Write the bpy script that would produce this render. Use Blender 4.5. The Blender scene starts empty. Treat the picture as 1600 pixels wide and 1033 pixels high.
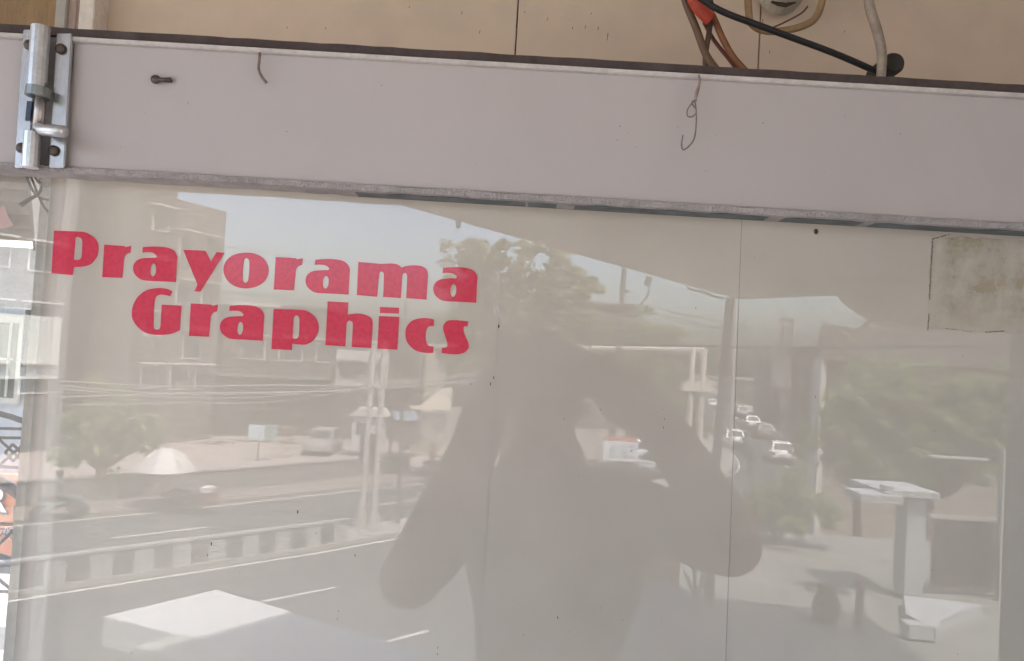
import bpy, bmesh, math, random
import numpy as np
from mathutils import Vector, Matrix
rnd = random.Random(7)
S = bpy.context.scene
COL = S.collection
R = math.radians

# ------------------------------------------------------------------ camera
# The shop window is the plane y = 0. The street is at y < 0, z = 0; the open
# first-floor landing in front of the shop is at z = 4.88. Camera 0.62 m off the glass.
D, EYE = 0.62, 6.5
FPX, PITCH, ROLL = 1200.0, R(2.0), R(3.4)
cF = Vector((0, math.cos(PITCH), math.sin(PITCH)))
r0, u0 = Vector((1, 0, 0)), Vector((0, -math.sin(PITCH), math.cos(PITCH)))
cR = r0 * math.cos(ROLL) + u0 * math.sin(ROLL)
cU = u0 * math.cos(ROLL) - r0 * math.sin(ROLL)
cam = bpy.data.objects.new('camera', bpy.data.cameras.new('camera'))
COL.objects.link(cam)
m = Matrix.Identity(4)
for i in range(3):
    m[i][0], m[i][1], m[i][2] = cR[i], cU[i], -cF[i]
m[0][3], m[1][3], m[2][3] = 0, -D, EYE
cam.matrix_world = m
cam.data.sensor_width = 36
cam.data.lens = 36 * FPX / 1600
cam.data.clip_start, cam.data.clip_end = 0.01, 3000
S.camera = cam

# ------------------------------------------------------------------ light
SUN_DIR = Vector((0.60, 0.80, 0)).normalized() * math.cos(R(65)) + Vector((0, 0, math.sin(R(65))))
w = bpy.data.worlds.new('World'); S.world = w; w.use_nodes = True
nt = w.node_tree
sky = nt.nodes.new('ShaderNodeTexSky'); sky.sky_type = 'NISHITA'; sky.sun_disc = False
sky.sun_elevation = R(65); sky.sun_rotation = math.atan2(SUN_DIR.x, SUN_DIR.y)
sky.air_density, sky.dust_density, sky.ozone_density = 1.0, 4.6, 1.3
bgn = nt.nodes['Background']; bgn.inputs[1].default_value = 0.15
nt.links.new(sky.outputs[0], bgn.inputs[0])
sun = bpy.data.lights.new('sun', 'SUN'); sun.energy = 2.4; sun.angle = R(0.55); sun.color = (1, .955, .89)
so = bpy.data.objects.new('sun', sun); COL.objects.link(so)
so.rotation_euler = SUN_DIR.to_track_quat('Z', 'Y').to_euler()
S.view_settings.view_transform = 'Standard'; S.view_settings.look = 'None'
S.view_settings.gamma = 1; S.view_settings.use_curve_mapping = False
S.view_settings.exposure = 3.18
S.render.engine = 'CYCLES'
cy = S.cycles
cy.max_bounces = 8; cy.diffuse_bounces = 4; cy.glossy_bounces = 3; cy.transmission_bounces = 4
cy.transparent_max_bounces = 12; cy.caustics_reflective = False; cy.caustics_refractive = False
cy.use_denoising = True; cy.denoising_input_passes = 'RGB_ALBEDO_NORMAL'; cy.denoising_prefilter = 'ACCURATE'; cy.use_adaptive_sampling = False

# ------------------------------------------------------------------ coordinate helpers
def ray(px, py):
    return cF + cR * ((px - 800) / FPX) + cU * ((516.5 - py) / FPX)
def W(px, py, d):
    "real point seen directly, d metres in front of the camera (along y)"
    r = ray(px, py); r = r / r.y * d
    return Vector((r.x, -D + r.y, EYE + r.z))
def M(v):
    "street point given as seen in the glass (x, distance, z) -> its real place behind the camera"
    return Vector((v[0], D - v[1], v[2]))
def Mp(px, py, d):
    r = ray(px, py); r = r / r.y * d
    return Vector((r.x, D - r.y, EYE + r.z))
def Vx(px, d):        # x at the horizon for a pixel column
    return (px - 800) / FPX * d
def Vz(px, py, d):    # height
    r = ray(px, py); return EYE + r.z / r.y * d

# ------------------------------------------------------------------ materials
MATS = {}
def mat(name, col, rough=.7, noise=0, scale=8, col2=None, bump=0, metal=0, spec=.4, stretch=None, detail=5, thr=None, fine=.35):
    if name in MATS: return MATS[name]
    ma = bpy.data.materials.new(name); ma.use_nodes = True
    n, l = ma.node_tree.nodes, ma.node_tree.links
    b = n['Principled BSDF']
    b.inputs['Roughness'].default_value = rough; b.inputs['Metallic'].default_value = metal
    b.inputs['Specular IOR Level'].default_value = spec
    c = (*col, 1)
    b.inputs['Base Color'].default_value = c
    if noise or col2:
        tc = n.new('ShaderNodeTexCoord'); mp = n.new('ShaderNodeMapping')
        l.new(tc.outputs['Object'], mp.inputs[0])
        if stretch: mp.inputs['Scale'].default_value = stretch
        t = n.new('ShaderNodeTexNoise'); t.inputs['Scale'].default_value = scale; t.inputs['Detail'].default_value = detail
        t.inputs['Roughness'].default_value = .62
        l.new(mp.outputs[0], t.inputs['Vector'])
        cr = n.new('ShaderNodeValToRGB')
        lo, hi = thr or (.32, .68)
        cr.color_ramp.elements[0].position = lo; cr.color_ramp.elements[1].position = hi
        c2 = col2 or tuple(x * (1 - noise) for x in col)
        cr.color_ramp.elements[0].color = (*c2, 1); cr.color_ramp.elements[1].color = c
        l.new(t.outputs['Fac'], cr.inputs[0])
        t2 = n.new('ShaderNodeTexNoise'); t2.inputs['Scale'].default_value = scale * 9; t2.inputs['Detail'].default_value = 3
        l.new(mp.outputs[0], t2.inputs['Vector'])
        mx = n.new('ShaderNodeMix'); mx.data_type = 'RGBA'; mx.blend_type = 'MULTIPLY'; mx.inputs[0].default_value = fine
        cr2 = n.new('ShaderNodeValToRGB')
        cr2.color_ramp.elements[0].position = .35; cr2.color_ramp.elements[1].position = .6
        cr2.color_ramp.elements[0].color = (.7, .7, .7, 1)
        l.new(t2.outputs['Fac'], cr2.inputs[0])
        l.new(cr.outputs[0], mx.inputs[6]); l.new(cr2.outputs[0], mx.inputs[7])
        l.new(mx.outputs[2], b.inputs['Base Color'])
        if bump:
            bp = n.new('ShaderNodeBump'); bp.inputs['Strength'].default_value = bump; bp.inputs['Distance'].default_value = .01
            l.new(t2.outputs['Fac'], bp.inputs['Height']); l.new(bp.outputs[0], b.inputs['Normal'])
    MATS[name] = ma
    return ma

rail_m = mat('greyish_laminate', (.545, .488, .478), .42, .05, 3.2, bump=.02, stretch=(1, 1, .7), fine=.07)
lip_m = mat('cream_aluminium', (.72, .655, .62), .35, .2, 30)
rubber_m = mat('brown_rubber_seal', (.115, .085, .08), .85, .4, 40)
seal_m = mat('sealant', (.60, .54, .53), .6, .35, 60, bump=.6)
darkgap_m = mat('dark_bead', (.19, .21, .22), .6, .5, 50)
alu_m = mat('brushed_aluminium', (.66, .66, .66), .26, .35, 55, metal=.85, stretch=(1, 1, .25))
alu_hi_m = mat('bolt_aluminium', (.74, .74, .75), .3, .2, 40, metal=.6)
screw_m = mat('rusty_screw', (.16, .12, .10), .5, .5, 90, metal=.6)
wire_m = mat('rusted_wire', (.34, .25, .21), .6, .5, 120, metal=.3)
tie_m = mat('pale_string', (.40, .29, .24), .8, .3, 90)
red_m = mat('red_vinyl', (.74, .062, .115), .04, .05, 30, spec=.32)
board_m = mat('beige_wallboard', (.745, .58, .47), .75, .0, 2.6, col2=(.69, .57, .445), bump=.1, fine=.18)
stain_m = mat('stained_patch', (.62, .55, .33), .8, .0, 26, col2=(.43, .36, .19), detail=8)
stainline_m = mat('old_glue_line', (.17, .12, .08), .9, .5, 90)
wood_m = mat('brown_wood', (.36, .235, .12), .6, .3, 9, stretch=(6, 1, 1))
cream_post = mat('cream_post', (.88, .79, .71), .55, .14, 14)
pink_post = mat('pinkish_post', (.52, .385, .33), .6, .25, 22, stretch=(1, 1, .35))
grey_post = mat('greyish_post', (.50, .47, .42), .5, .2, 10)
groove_m = mat('groove', (.19, .12, .10), .8, .5, 60)
plaster = mat('landing_plaster', (.62, .54, .48), .8, .12, 2)
crack_m = mat('wall_crack', (.06, .04, .03), .9)

# ------------------------------------------------------------------ mesh helpers
class MB:
    def __init__(s): s.v, s.f, s.m = [], [], []
    def add(s, vs, fs):
        o = len(s.v); s.v += [Vector(v) for v in vs]; s.f += [tuple(i + o for i in f) for f in fs]; return s
    def box(s, c, sz, rz=0, rot=None):
        hx, hy, hz = (k / 2 for k in sz); c = Vector(c)
        mt = rot or Matrix.Rotation(rz, 3, 'Z')
        vs = [c + mt @ Vector((x * hx, y * hy, z * hz)) for x in (-1, 1) for y in (-1, 1) for z in (-1, 1)]
        return s.add(vs, [(0, 1, 3, 2), (4, 6, 7, 5), (0, 4, 5, 1), (2, 3, 7, 6), (0, 2, 6, 4), (1, 5, 7, 3)])
    def hexa(s, b, t):
        "prism between two rings of equal length"
        n = len(b)
        fs = [tuple(range(n))[::-1], tuple(range(n, 2 * n))]
        fs += [(i, (i + 1) % n, (i + 1) % n + n, i + n) for i in range(n)]
        return s.add(list(b) + list(t), fs)
    def prism(s, pts, z0, z1):
        return s.hexa([(p[0], p[1], z0) for p in pts], [(p[0], p[1], z1) for p in pts])
    def tube(s, pts, r, n=8, cap=True):
        pts = [Vector(p) for p in pts]
        rs = r if isinstance(r, (list, tuple)) else [r] * len(pts)
        o = len(s.v); up = None
        for i, p in enumerate(pts):
            t = (pts[min(i + 1, len(pts) - 1)] - pts[max(i - 1, 0)]).normalized()
            if up is None:
                up = Vector((0, 0, 1)) if abs(t.z) < .9 else Vector((1, 0, 0))
            a = t.cross(up).normalized(); up = a.cross(t).normalized()
            for k in range(n):
                an = 2 * math.pi * k / n
                s.v.append(p + (a * math.cos(an) + up * math.sin(an)) * rs[i])
        for i in range(len(pts) - 1):
            for k in range(n):
                s.f.append((o + i * n + k, o + i * n + (k + 1) % n, o + (i + 1) * n + (k + 1) % n, o + (i + 1) * n + k))
        if cap:
            s.f.append(tuple(o + k for k in range(n))[::-1]); s.f.append(tuple(o + (len(pts) - 1) * n + k for k in range(n)))
        return s
    def ball(s, c, r, n=10, sc=(1, 1, 1)):
        c = Vector(c); h = n // 2; o = len(s.v)
        for i in range(h + 1):
            th = math.pi * i / h
            for k in range(n):
                ph = 2 * math.pi * k / n
                s.v.append(c + Vector((math.sin(th) * math.cos(ph) * r * sc[0], math.sin(th) * math.sin(ph) * r * sc[1], math.cos(th) * r * sc[2])))
        for i in range(h):
            for k in range(n):
                s.f.append((o + i * n + k, o + (i + 1) * n + k, o + (i + 1) * n + (k + 1) % n, o + i * n + (k + 1) % n))
        return s
    def build(s, name, m, parent=None, smooth=False, bevel=0, kind=None, label=None):
        me = bpy.data.meshes.new(name)
        off = ORI.get(parent.name, Vector()) if parent else None
        if parent is None:
            xs = [v.x for v in s.v]; ys = [v.y for v in s.v]; zs = [v.z for v in s.v]
            off = Vector(((min(xs) + max(xs)) / 2, (min(ys) + max(ys)) / 2, min(zs)))
        me.from_pydata([v - off for v in s.v], [], s.f)
        bm = bmesh.new(); bm.from_mesh(me); bmesh.ops.recalc_face_normals(bm, faces=bm.faces)
        if bevel: bmesh.ops.bevel(bm, geom=bm.edges[:], offset=bevel, segments=2, affect='EDGES')
        bm.to_mesh(me); bm.free()
        if smooth:
            for p in me.polygons: p.use_smooth = True
        me.materials.append(m)
        o = bpy.data.objects.new(name, me); COL.objects.link(o)
        if parent: o.parent = parent
        else: o.location = off
        ORI[o.name] = off
        if kind: o['kind'] = kind
        if label: o['label'] = label
        return o
ORI = {}
def tag(o, label, cat, group=None):
    o['label'] = label; o['category'] = cat
    if group: o['group'] = group
    return o
def thing(name, loc, label, cat, group=None):
    o = bpy.data.objects.new(name, None); o.empty_display_size = .1
    COL.objects.link(o); o.location = loc; ORI[o.name] = Vector(loc)
    return tag(o, label, cat, group)
def struct(mb, name, m, **k): return mb.build(name, m, kind='structure', **k)
def copy_thing(root, loc, rz, label):
    c = root.copy(); COL.objects.link(c); c.location = loc; c.rotation_euler = (0, 0, rz); c['label'] = label
    for ch in list(root.children):
        d = ch.copy(); COL.objects.link(d); d.parent = c
        for g in list(ch.children):
            e = g.copy(); COL.objects.link(e); e.parent = d
    return c
def smooth_path(pts, n=5, closed=False):
    out = []; P = [Vector(p) for p in pts]; N = len(P)
    for i in range(N if closed else N - 1):
        if closed: a, b, c, d = P[(i - 1) % N], P[i], P[(i + 1) % N], P[(i + 2) % N]
        else: a, b, c, d = P[max(i - 1, 0)], P[i], P[i + 1], P[min(i + 2, N - 1)]
        for k in range(n):
            t = k / n
            out.append(.5 * ((2 * b) + (c - a) * t + (2 * a - 5 * b + 4 * c - d) * t * t + (3 * b - a - 3 * c + d) * t ** 3))
    if not closed: out.append(P[-1])
    return out
def slab(pxa, pya, pxb, pyb, d0, d1):
    "axis-aligned box given by its photo rectangle measured at column/row (corners A,B) on its front plane d0"
    a, b = W(pxa, pya, d0), W(pxb, pyb, d0)
    return ((a.x + b.x) / 2, (-D + d0 - D + d1) / 2, (a.z + b.z) / 2), (abs(b.x - a.x), abs(d1 - d0), abs(b.z - a.z))

# =================================================================== SHOPFRONT (seen directly)
zc = lambda py, d=.595: Vz(800, py, d)          # heights read down the middle column
XL, XR = -.62, .66
win = thing('shop_window', (0, 0, 5.0), 'glazed shopfront with a wide grey top rail filling the picture', 'shop window')
def hbar(py0, py1, d0, d1, name, m, x0=XL, x1=XR, bevel=.0006, parent=win, jitter=0):
    z1, z0 = zc(py0, d0), zc(py1, d0)
    mb = MB()
    if jitter:
        n = 90; rr = random.Random(3)
        b, t = [], []
        for i in range(n + 1):
            x = x0 + (x1 - x0) * i / n
            e = rr.uniform(-1, 1) * jitter; g = rr.uniform(-1, 1) * jitter
            b.append(((x, -D + d0, z0 + e), (x, -D + d1, z0 + e))); t.append(((x, -D + d0 + g * .5, z1 + g), (x, -D + d1, z1 + g)))
        vs = []; fs = []
        for i in range(n + 1): vs += [b[i][0], b[i][1], t[i][1], t[i][0]]
        for i in range(n):
            for k in range(4):
                fs.append((i * 4 + k, i * 4 + (k + 1) % 4, i * 4 + 4 + (k + 1) % 4, i * 4 + 4 + k))
        fs += [(0, 1, 2, 3), (n * 4 + 3, n * 4 + 2, n * 4 + 1, n * 4)]
        mb.add(vs, fs); bevel = 0
    else:
        mb.box(((x0 + x1) / 2, -D + (d0 + d1) / 2, (z0 + z1) / 2), (x1 - x0, d1 - d0, z1 - z0))
    return mb.build(name, m, parent, bevel=bevel)
xs_ = lambda px, py=150, d=.595: W(px, py, d).x
XM0, XM1 = xs_(38), xs_(107)          # the meeting gap behind the bolt
XM = (XM0 + XM1) / 2
hbar(85, 97.5, .600, .640, 'rubber_seal', rubber_m, jitter=.0004)
hbar(97.5, 104.5, .592, .640, 'rail_lip', lip_m, XM1 - .001, XR)
hbar(97.5, 104.5, .592, .640, 'rail_lip', lip_m, XL, XM0 + .001)
hbar(104.6, 302, .597, .640, 'top_rail', rail_m, XM1, XR)
hbar(104.6, 302, .597, .640, 'top_rail', rail_m, XL, XM0)
hbar(97.6, 302.2, .604, .641, 'meeting_stile', mat('stile_grey', (.42, .37, .35), .5, .2, 20), XM0 + .0012, XM1 - .0012)  # stile a little darker than the rails
hbar(302.1, 311.5, .594, .618, 'sealant_bead', seal_m, jitter=.0006)
hbar(311.6, 314.6, .600, .6195, 'glazing_bead', darkgap_m, xs_(560), XR)

# the pane
gm = bpy.data.materials.new('dusty_glass'); gm.use_nodes = True
n, l = gm.node_tree.nodes, gm.node_tree.links
n.remove(n['Principled BSDF'])
out = n['Material Output']
tr = n.new('ShaderNodeBsdfTransparent'); tr.inputs[0].default_value = (.99, .985, .965, 1)
gl = n.new('ShaderNodeBsdfGlossy'); gl.inputs['Roughness'].default_value = 0.0
gl.inputs[0].default_value = (1, 1, 1, 1)
fr = n.new('ShaderNodeFresnel'); fr.inputs[0].default_value = 2.16
mx = n.new('ShaderNodeMixShader')
l.new(fr.outputs[0], mx.inputs[0]); l.new(tr.outputs[0], mx.inputs[1]); l.new(gl.outputs[0], mx.inputs[2])
df = n.new('ShaderNodeBsdfDiffuse'); df.inputs[0].default_value = (.92, .88, .805, 1)
tcn = n.new('ShaderNodeTexCoord'); ns = n.new('ShaderNodeTexNoise'); ns.inputs['Scale'].default_value = 9; ns.inputs['Detail'].default_value = 8
l.new(tcn.outputs['Object'], ns.inputs['Vector'])
mr = n.new('ShaderNodeMapRange'); mr.inputs[1].default_value = .3; mr.inputs[2].default_value = .7
mr.inputs[3].default_value = .52; mr.inputs[4].default_value = .60
l.new(ns.outputs['Fac'], mr.inputs[0])
mx2 = n.new('ShaderNodeMixShader'); l.new(mx.outputs[0], mx2.inputs[1])
tlu = n.new('ShaderNodeBsdfTranslucent'); tlu.inputs[0].default_value = (.88, .87, .81, 1)
mx3 = n.new('ShaderNodeMixShader'); mx3.inputs[0].default_value = .2
l.new(df.outputs[0], mx3.inputs[1]); l.new(tlu.outputs[0], mx3.inputs[2]); l.new(mx3.outputs[0], mx2.inputs[2])
# the film of dirt thins out towards the wiped strip over the post and the left pane
sx = n.new('ShaderNodeSeparateXYZ'); l.new(tcn.outputs['Object'], sx.inputs[0])
rx = n.new('ShaderNodeMapRange'); rx.inputs[1].default_value = -.386; rx.inputs[2].default_value = -.372; rx.inputs[3].default_value = .28; rx.inputs[4].default_value = 1
l.new(sx.outputs[0], rx.inputs[0])
mu0 = n.new('ShaderNodeMath'); mu0.operation = 'MULTIPLY'; l.new(mr.outputs[0], mu0.inputs[0]); l.new(rx.outputs[0], mu0.inputs[1])
rg_ = n.new('ShaderNodeMapRange'); rg_.inputs[1].default_value = -.36; rg_.inputs[2].default_value = .62; rg_.inputs[3].default_value = .90; rg_.inputs[4].default_value = 1.08  # veil thickened rightwards to offset the darkening from the pier
l.new(sx.outputs[0], rg_.inputs[0])
mu = n.new('ShaderNodeMath'); mu.operation = 'MULTIPLY'; l.new(mu0.outputs[0], mu.inputs[0]); l.new(rg_.outputs[0], mu.inputs[1])
l.new(mu.outputs[0], mx2.inputs[0])
l.new(mx2.outputs[0], out.inputs[0])
clear = gm.copy(); clear.name = 'plain_glass_back'; clear.node_tree.nodes['Fresnel'].inputs[0].default_value = 1.0001
cn = clear.node_tree
for nd in cn.nodes:
    if nd.type == 'MAP_RANGE': nd.inputs[3].default_value = 0; nd.inputs[4].default_value = 0.0
zt = zc(314, .62)
g = MB(); g.box(((XL - .3 + XR + .3) / 2, .0025, (zt + 5.0) / 2), (XR - XL + .6, .005, zt - 5.0))
go = g.build('glass_pane', gm, win)
go.data.materials.append(clear)
for p in go.data.polygons:
    if p.normal.y > .5: p.material_index = 1

# ------------------------------------------------------------------ lettering, stuck on the back of the glass
Z = {1: (70, 350), 2: (280, 370), 3: (540, 390), 4: (190, 440), 5: (400, 440), 6: (560, 450)}
K = 7.2727
c = 1
GL = {
 'P': [[(105,75,1),(380,86),(450,92),(530,130),(590,190),(611,270),(592,370),(530,450),(460,480),(400,488),(330,490,1),(315,582,1),(75,562,1)],
       [(350,152,1),(385,150),(415,168),(426,210),(418,360),(402,398),(370,409),(330,405,1)]],
 'r': [[(675,235,1),(905,250,1),(922,262),(980,248,1),(972,325,1),(930,340),(905,375),(898,420,1),(880,614,1),(652,605,1)]],
 'a': [[(1115,265,1),(1200,258),(1300,258),(1400,270),(1470,305),(1503,365),(1503,400,1),(1490,662,1),(1300,652),(1130,642),(1060,610),(1015,560),(1003,490),(1030,430),(1090,395),(1180,385),(1262,384,1),(1270,362),(1230,330),(1170,322),(1108,325,1)],
       [(1240,450),(1264,480),(1262,550),(1240,590),(1215,590),(1200,550),(1205,490),(1220,458)]],
 'y': [[(45,148,1),(300,160,1),(360,280,1),(425,175,1),(515,182,1),(240,625,1),(172,620,1),(208,545,1)]],
 'o': [[(755,180),(870,195),(970,260),(1015,380),(980,490),(890,560),(760,588),(640,565),(550,500),(502,390),(530,280),(620,205)],
       [(765,245),(795,275),(797,380),(786,480),(770,515),(750,522),(724,495),(722,400),(730,290),(745,250)]],
 'm': [[(145,140,1),(380,160,1),(420,162),(520,158),(590,170),(640,205,1),(700,185),(800,180),(880,195),(925,235),(937,290,1),(920,570,1),(688,552,1),(700,330),(695,280),(675,266),(652,280),(642,330),(628,552,1),(425,540,1),(435,300),(425,260),(405,250),(385,265),(378,310),(358,537,1),(128,518,1)]],
 'G': [[(577,112,1),(530,88),(470,76),(400,75),(280,100),(180,180),(125,290),(118,400),(160,490),(250,570),(340,600),(430,607),(560,595),(660,555,1),(680,275,1),(455,262,1),(447,400),(440,510),(425,540),(400,545),(370,535),(362,490),(370,300),(380,205),(400,165),(440,150),(500,155),(555,168,1)]],
 'p': [[(200,310,1),(500,322),(590,340),(670,400),(710,480),(702,580),(655,665),(580,712),(500,717),(412,706,1),(408,780,1),(175,768,1)],
       [(455,385),(485,400),(494,450),(488,600),(470,642),(440,650),(418,630),(422,500),(430,410)]],
 'h': [[(815,225,1),(1050,238,1),(1042,375,1),(1150,362),(1240,375),(1310,415),(1328,470,1),(1310,755,1),(1085,745,1),(1100,500),(1090,458),(1062,445),(1037,460),(1028,510),(1015,738,1),(788,722,1)]],
 'i': [[(245,215,1),(462,225,1),(460,292,1),(245,285,1)],[(235,318,1),(465,328,1),(442,702,1),(215,690,1)]],
 'c': [[(860,358,1),(855,432,1),(800,440),(774,480),(765,560),(775,620),(800,655),(855,668,1),(850,738,1),(760,738),(650,710),(570,640),(535,550),(545,450),(600,380),(680,348),(780,343)]],
 's': [[(1250,380,1),(1240,440,1),(1203,438),(1195,475),(1212,540),(1248,620),(1252,680),(1205,735),(1120,755),(1040,752),(945,740,1),(950,680,1),(1000,672),(1012,640),(990,560),(965,480),(968,420),(1010,375),(1080,365),(1170,372)]],
}
src = {'P': 1, 'r': 1, 'a': 1, 'y': 2, 'o': 2, 'm': 3, 'G': 4, 'p': 5, 'h': 5, 'i': 6, 'c': 6, 's': 6}
anchor = {'r': (652, 605), 'a': (1490, 662)}      # glyph point whose full-picture place is given below
word = [('P', None), ('r', (159.7, 433.2)), ('a', (274.9, 441.0)), ('y', None), ('o', None), ('r', (427.8, 452.5)), ('a', (544.4, 460.4)), ('m', None), ('a', (743.9, 473.2)),
        ('G', None), ('r', (295.2, 525.0)), ('a', (410.7, 532.4)), ('p', None), ('h', None), ('i', None), ('c', None), ('s', None)]
sign = thing('window_lettering', (0, -.0004, 6.3), 'red vinyl words Prayorama Graphics stuck on the glass', 'lettering')
def glyph(ch, place):
    ox, oy = Z[src[ch]]
    dx, dy = (0, 0)
    if place:
        ax, ay = anchor[ch]; dx, dy = place[0] - (ox + ax / K), place[1] - (oy + ay / K)
    cu = bpy.data.curves.new('g', 'CURVE'); cu.dimensions = '2D'; cu.fill_mode = 'BOTH'
    for cont in GL[ch]:
        N = len(cont); pts = []
        for i in range(N):
            b, cc = cont[i], cont[(i + 1) % N]
            a, d = cont[i - 1], cont[(i + 2) % N]
            if len(b) == 3: a = b
            if len(cc) == 3: d = cc
            B, C_, A_, D_ = (Vector(q[:2]) for q in (b, cc, a, d))
            k = 1 if (len(b) == 3 and len(cc) == 3) else 6
            for j in range(k):
                t = j / k
                pts.append(.5 * (2 * B + (C_ - A_) * t + (2 * A_ - 5 * B + 4 * C_ - D_) * t * t + (3 * B - A_ - 3 * C_ + D_) * t ** 3))
        sp = cu.splines.new('POLY'); sp.points.add(len(pts) - 1)
        for q, p in zip(sp.points, pts):
            wv = W(ox + p.x / K + dx, oy + p.y / K + dy, D - .0004)
            q.co = (wv.x, wv.z - 6.3, 0, 1)
        sp.use_cyclic_u = True
    cu.extrude = .00012
    t = bpy.data.objects.new('t', cu)
    COL.objects.link(t)
    dg = bpy.context.evaluated_depsgraph_get()
    me = bpy.data.meshes.new_from_object(t.evaluated_get(dg)); bpy.data.objects.remove(t)
    me.transform(Matrix(((1, 0, 0, 0), (0, 0, -1, 0), (0, 1, 0, 0), (0, 0, 0, 1))))
    me.materials.clear(); me.materials.append(red_m)
    o = bpy.data.objects.new('letter', me); COL.objects.link(o); o.parent = sign
    o.data.name = 'letter'
for ch, pl in word: glyph(ch, pl)

# ------------------------------------------------------------------ bolt over the meeting stiles
bolt = thing('door_bolt', W(65, 250, .59), 'tarnished aluminium tower bolt over the meeting stiles at left', 'door bolt')
def strip(path, wpx, d0, d1, name, m, parent, bevel=.0006, label=None):
    "upright bar following photo points (centre line), width in px"
    mb = MB()
    (xa, ya), (xb, yb) = path
    hw = wpx / 2
    b = [W(xb - hw, yb, d0), W(xb + hw, yb, d0)]; t = [W(xa - hw, ya, d0), W(xa + hw, ya, d0)]
    sh = Vector((0, d1 - d0, 0))
    mb.hexa([b[0], b[1], b[1] + sh, b[0] + sh], [t[0], t[1], t[1] + sh, t[0] + sh])
    return mb.build(name, m, parent, bevel=bevel, label=label)
strip(((47, 46), (33, 262)), 22, .5905, .594, 'back_plate', alu_m, bolt)
strip(((100, 52), (88, 262)), 24, .5905, .594, 'back_plate', alu_m, bolt)
mb = MB(); mb.tube([W(64, 42, .585), W(57, 140, .585)], .0068, 14); mb.build('upper_barrel', alu_hi_m, bolt, smooth=False)
mb = MB(); mb.tube([W(51, 207, .585), W(47, 262, .585)], .0060, 14); mb.build('lower_barrel', alu_hi_m, bolt)
mb = MB(); mb.tube([W(66, 130, .586), W(58, 215, .586)], .0038, 12); mb.build('sliding_rod', mat('rod', (.55, .5, .47), .3, .3, 60, metal=.8), bolt, smooth=True)
mb = MB(); mb.tube([W(61, 137, .583), W(59, 152, .583)], .0088, 14); mb.build('collar', mat('zinc_collar', (.30, .32, .31), .35, .4, 70, metal=.8), bolt)
mb = MB(); mb.tube([W(60, 198, .583), W(66, 203, .578), W(84, 204, .575), W(101, 206, .574)], [.0035, .0042, .0046, .0046], 12); mb.build('handle', alu_hi_m, bolt, smooth=True)
strip(((46, 158), (43, 188)), 8, .5895, .5904, 'keeper_slot', mat('slot_blue', (.06, .08, .12), .5), bolt, bevel=0)
for (px, py) in ((45, 70), (94, 76), (33, 231), (83, 235)):
    mb = MB(); p = W(px, py, .589); mb.ball(p, .0042, 12, (1, .45, 1)); s_ = mb.build('screw', screw_m, bolt, smooth=True)

# hooks, nail hole
def cable(name, pts, r, m, label, cat, group=None, n=8, sm=6):
    mb = MB(); P = smooth_path(pts, sm); mb.tube(P, r if not isinstance(r, list) else [r[0] + (r[1] - r[0]) * i / (len(P) - 1) for i in range(len(P))], n)
    return tag(mb.build(name, m, smooth=True), label, cat, group)
t = thing('keyhole_hook', W(255, 125, .597), 'dark screw with a bent shank on the grey rail beside the bolt', 'screw')
mb = MB(); mb.ball(W(243, 124, .594), .0036, 12, (1.1, .6, 1)); mb.build('head', screw_m, t, smooth=True)
mb = MB(); mb.tube([W(243, 124, .5945), W(256, 125, .594), W(268, 125, .595)], [.0019, .0018, .0022], 8); mb.build('shank', screw_m, t, smooth=True)
cable('wire_hook', [W(406, 83, .590), W(405, 95, .588), W(404, 108, .588), (W(409, 120, .588)), W(417, 130, .59)], .0011, wire_m, 'short bent wire end poking below the rail lip, left of the hook', 'wire hook')
t = thing('twisted_wire_hook', W(1085, 235, .59), 'twisted rusty wire hook hanging from the rail at right', 'wire hook')
P = [W(1091, 120, .590), W(1093, 133, .588), W(1089, 150, .587), W(1082, 160, .585), W(1074, 172, .585), W(1075, 182, .586), W(1084, 181, .588), W(1088, 172, .588), W(1081, 162, .589), (W(1085, 158, .587)), W(1088, 176, .587), W(1087, 205, .587), W(1082, 222, .587), W(1069, 234, .587), W(1065, 227, .587), W(1067, 211, .587)]
mb = MB(); mb.tube(smooth_path(P, 6), .00055, 6); mb.build('wire', wire_m, t, smooth=True)
mb = MB(); mb.tube(smooth_path([W(1092, 118, .590), W(1093, 130, .5875), W(1088, 145, .5865), W(1087, 158, .586)], 5), [.0010] * 16, 7); mb.build('string', tie_m, t, smooth=True)
# specks on the glass/rail
mb = MB()
for i in range(22):
    px, py = rnd.uniform(120, 1590), rnd.uniform(120, 290) + 0
    py += .0594 * (px - 800)
    if zc(302) < W(px, py, .597).z < zc(106): mb.ball(W(px, py, .597), rnd.uniform(.0002, .0005), 6, (1, .3, 1))
mb.build('specks', screw_m, win, kind='stuff')
mb = MB()
for (px, py) in [(770, 590), (768, 600), (880, 655), (1037, 640), (1040, 655), (1037, 668), (330, 850), (325, 868), (327, 835), (530, 955), (529, 967), (553, 868), (683, 1012), (682, 1022), (640, 700), (860, 715), (1010, 690), (940, 640), (905, 745), (870, 965), (940, 950), (985, 705), (345, 690), (465, 800), (1275, 620), (735, 600), (778, 510), (600, 300)]:
    px += rnd.uniform(-2, 2)
    p = W(px, py, .6195); mb.ball(p, rnd.uniform(.0002, .0004), 6, (rnd.uniform(.6, 1.4), .4, rnd.uniform(1, 5)))
for i in range(50):
    p = W(rnd.uniform(110, 1590), rnd.uniform(390, 1030), .6197); mb.ball(p, rnd.uniform(.00012, .0003), 5, (1, .5, rnd.uniform(1, 4)))
mb.build('dirt_specks', crack_m, win, kind='stuff')

mb = MB(); mb.tube([W(1159, 340, .6199), W(1146, 700, .6199), W(1132, 1080, .6199)], .00022, 6)
mb.build('pane_joint', mat('silicone_joint', (.42, .38, .34), .6, .3, 60), win)
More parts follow.
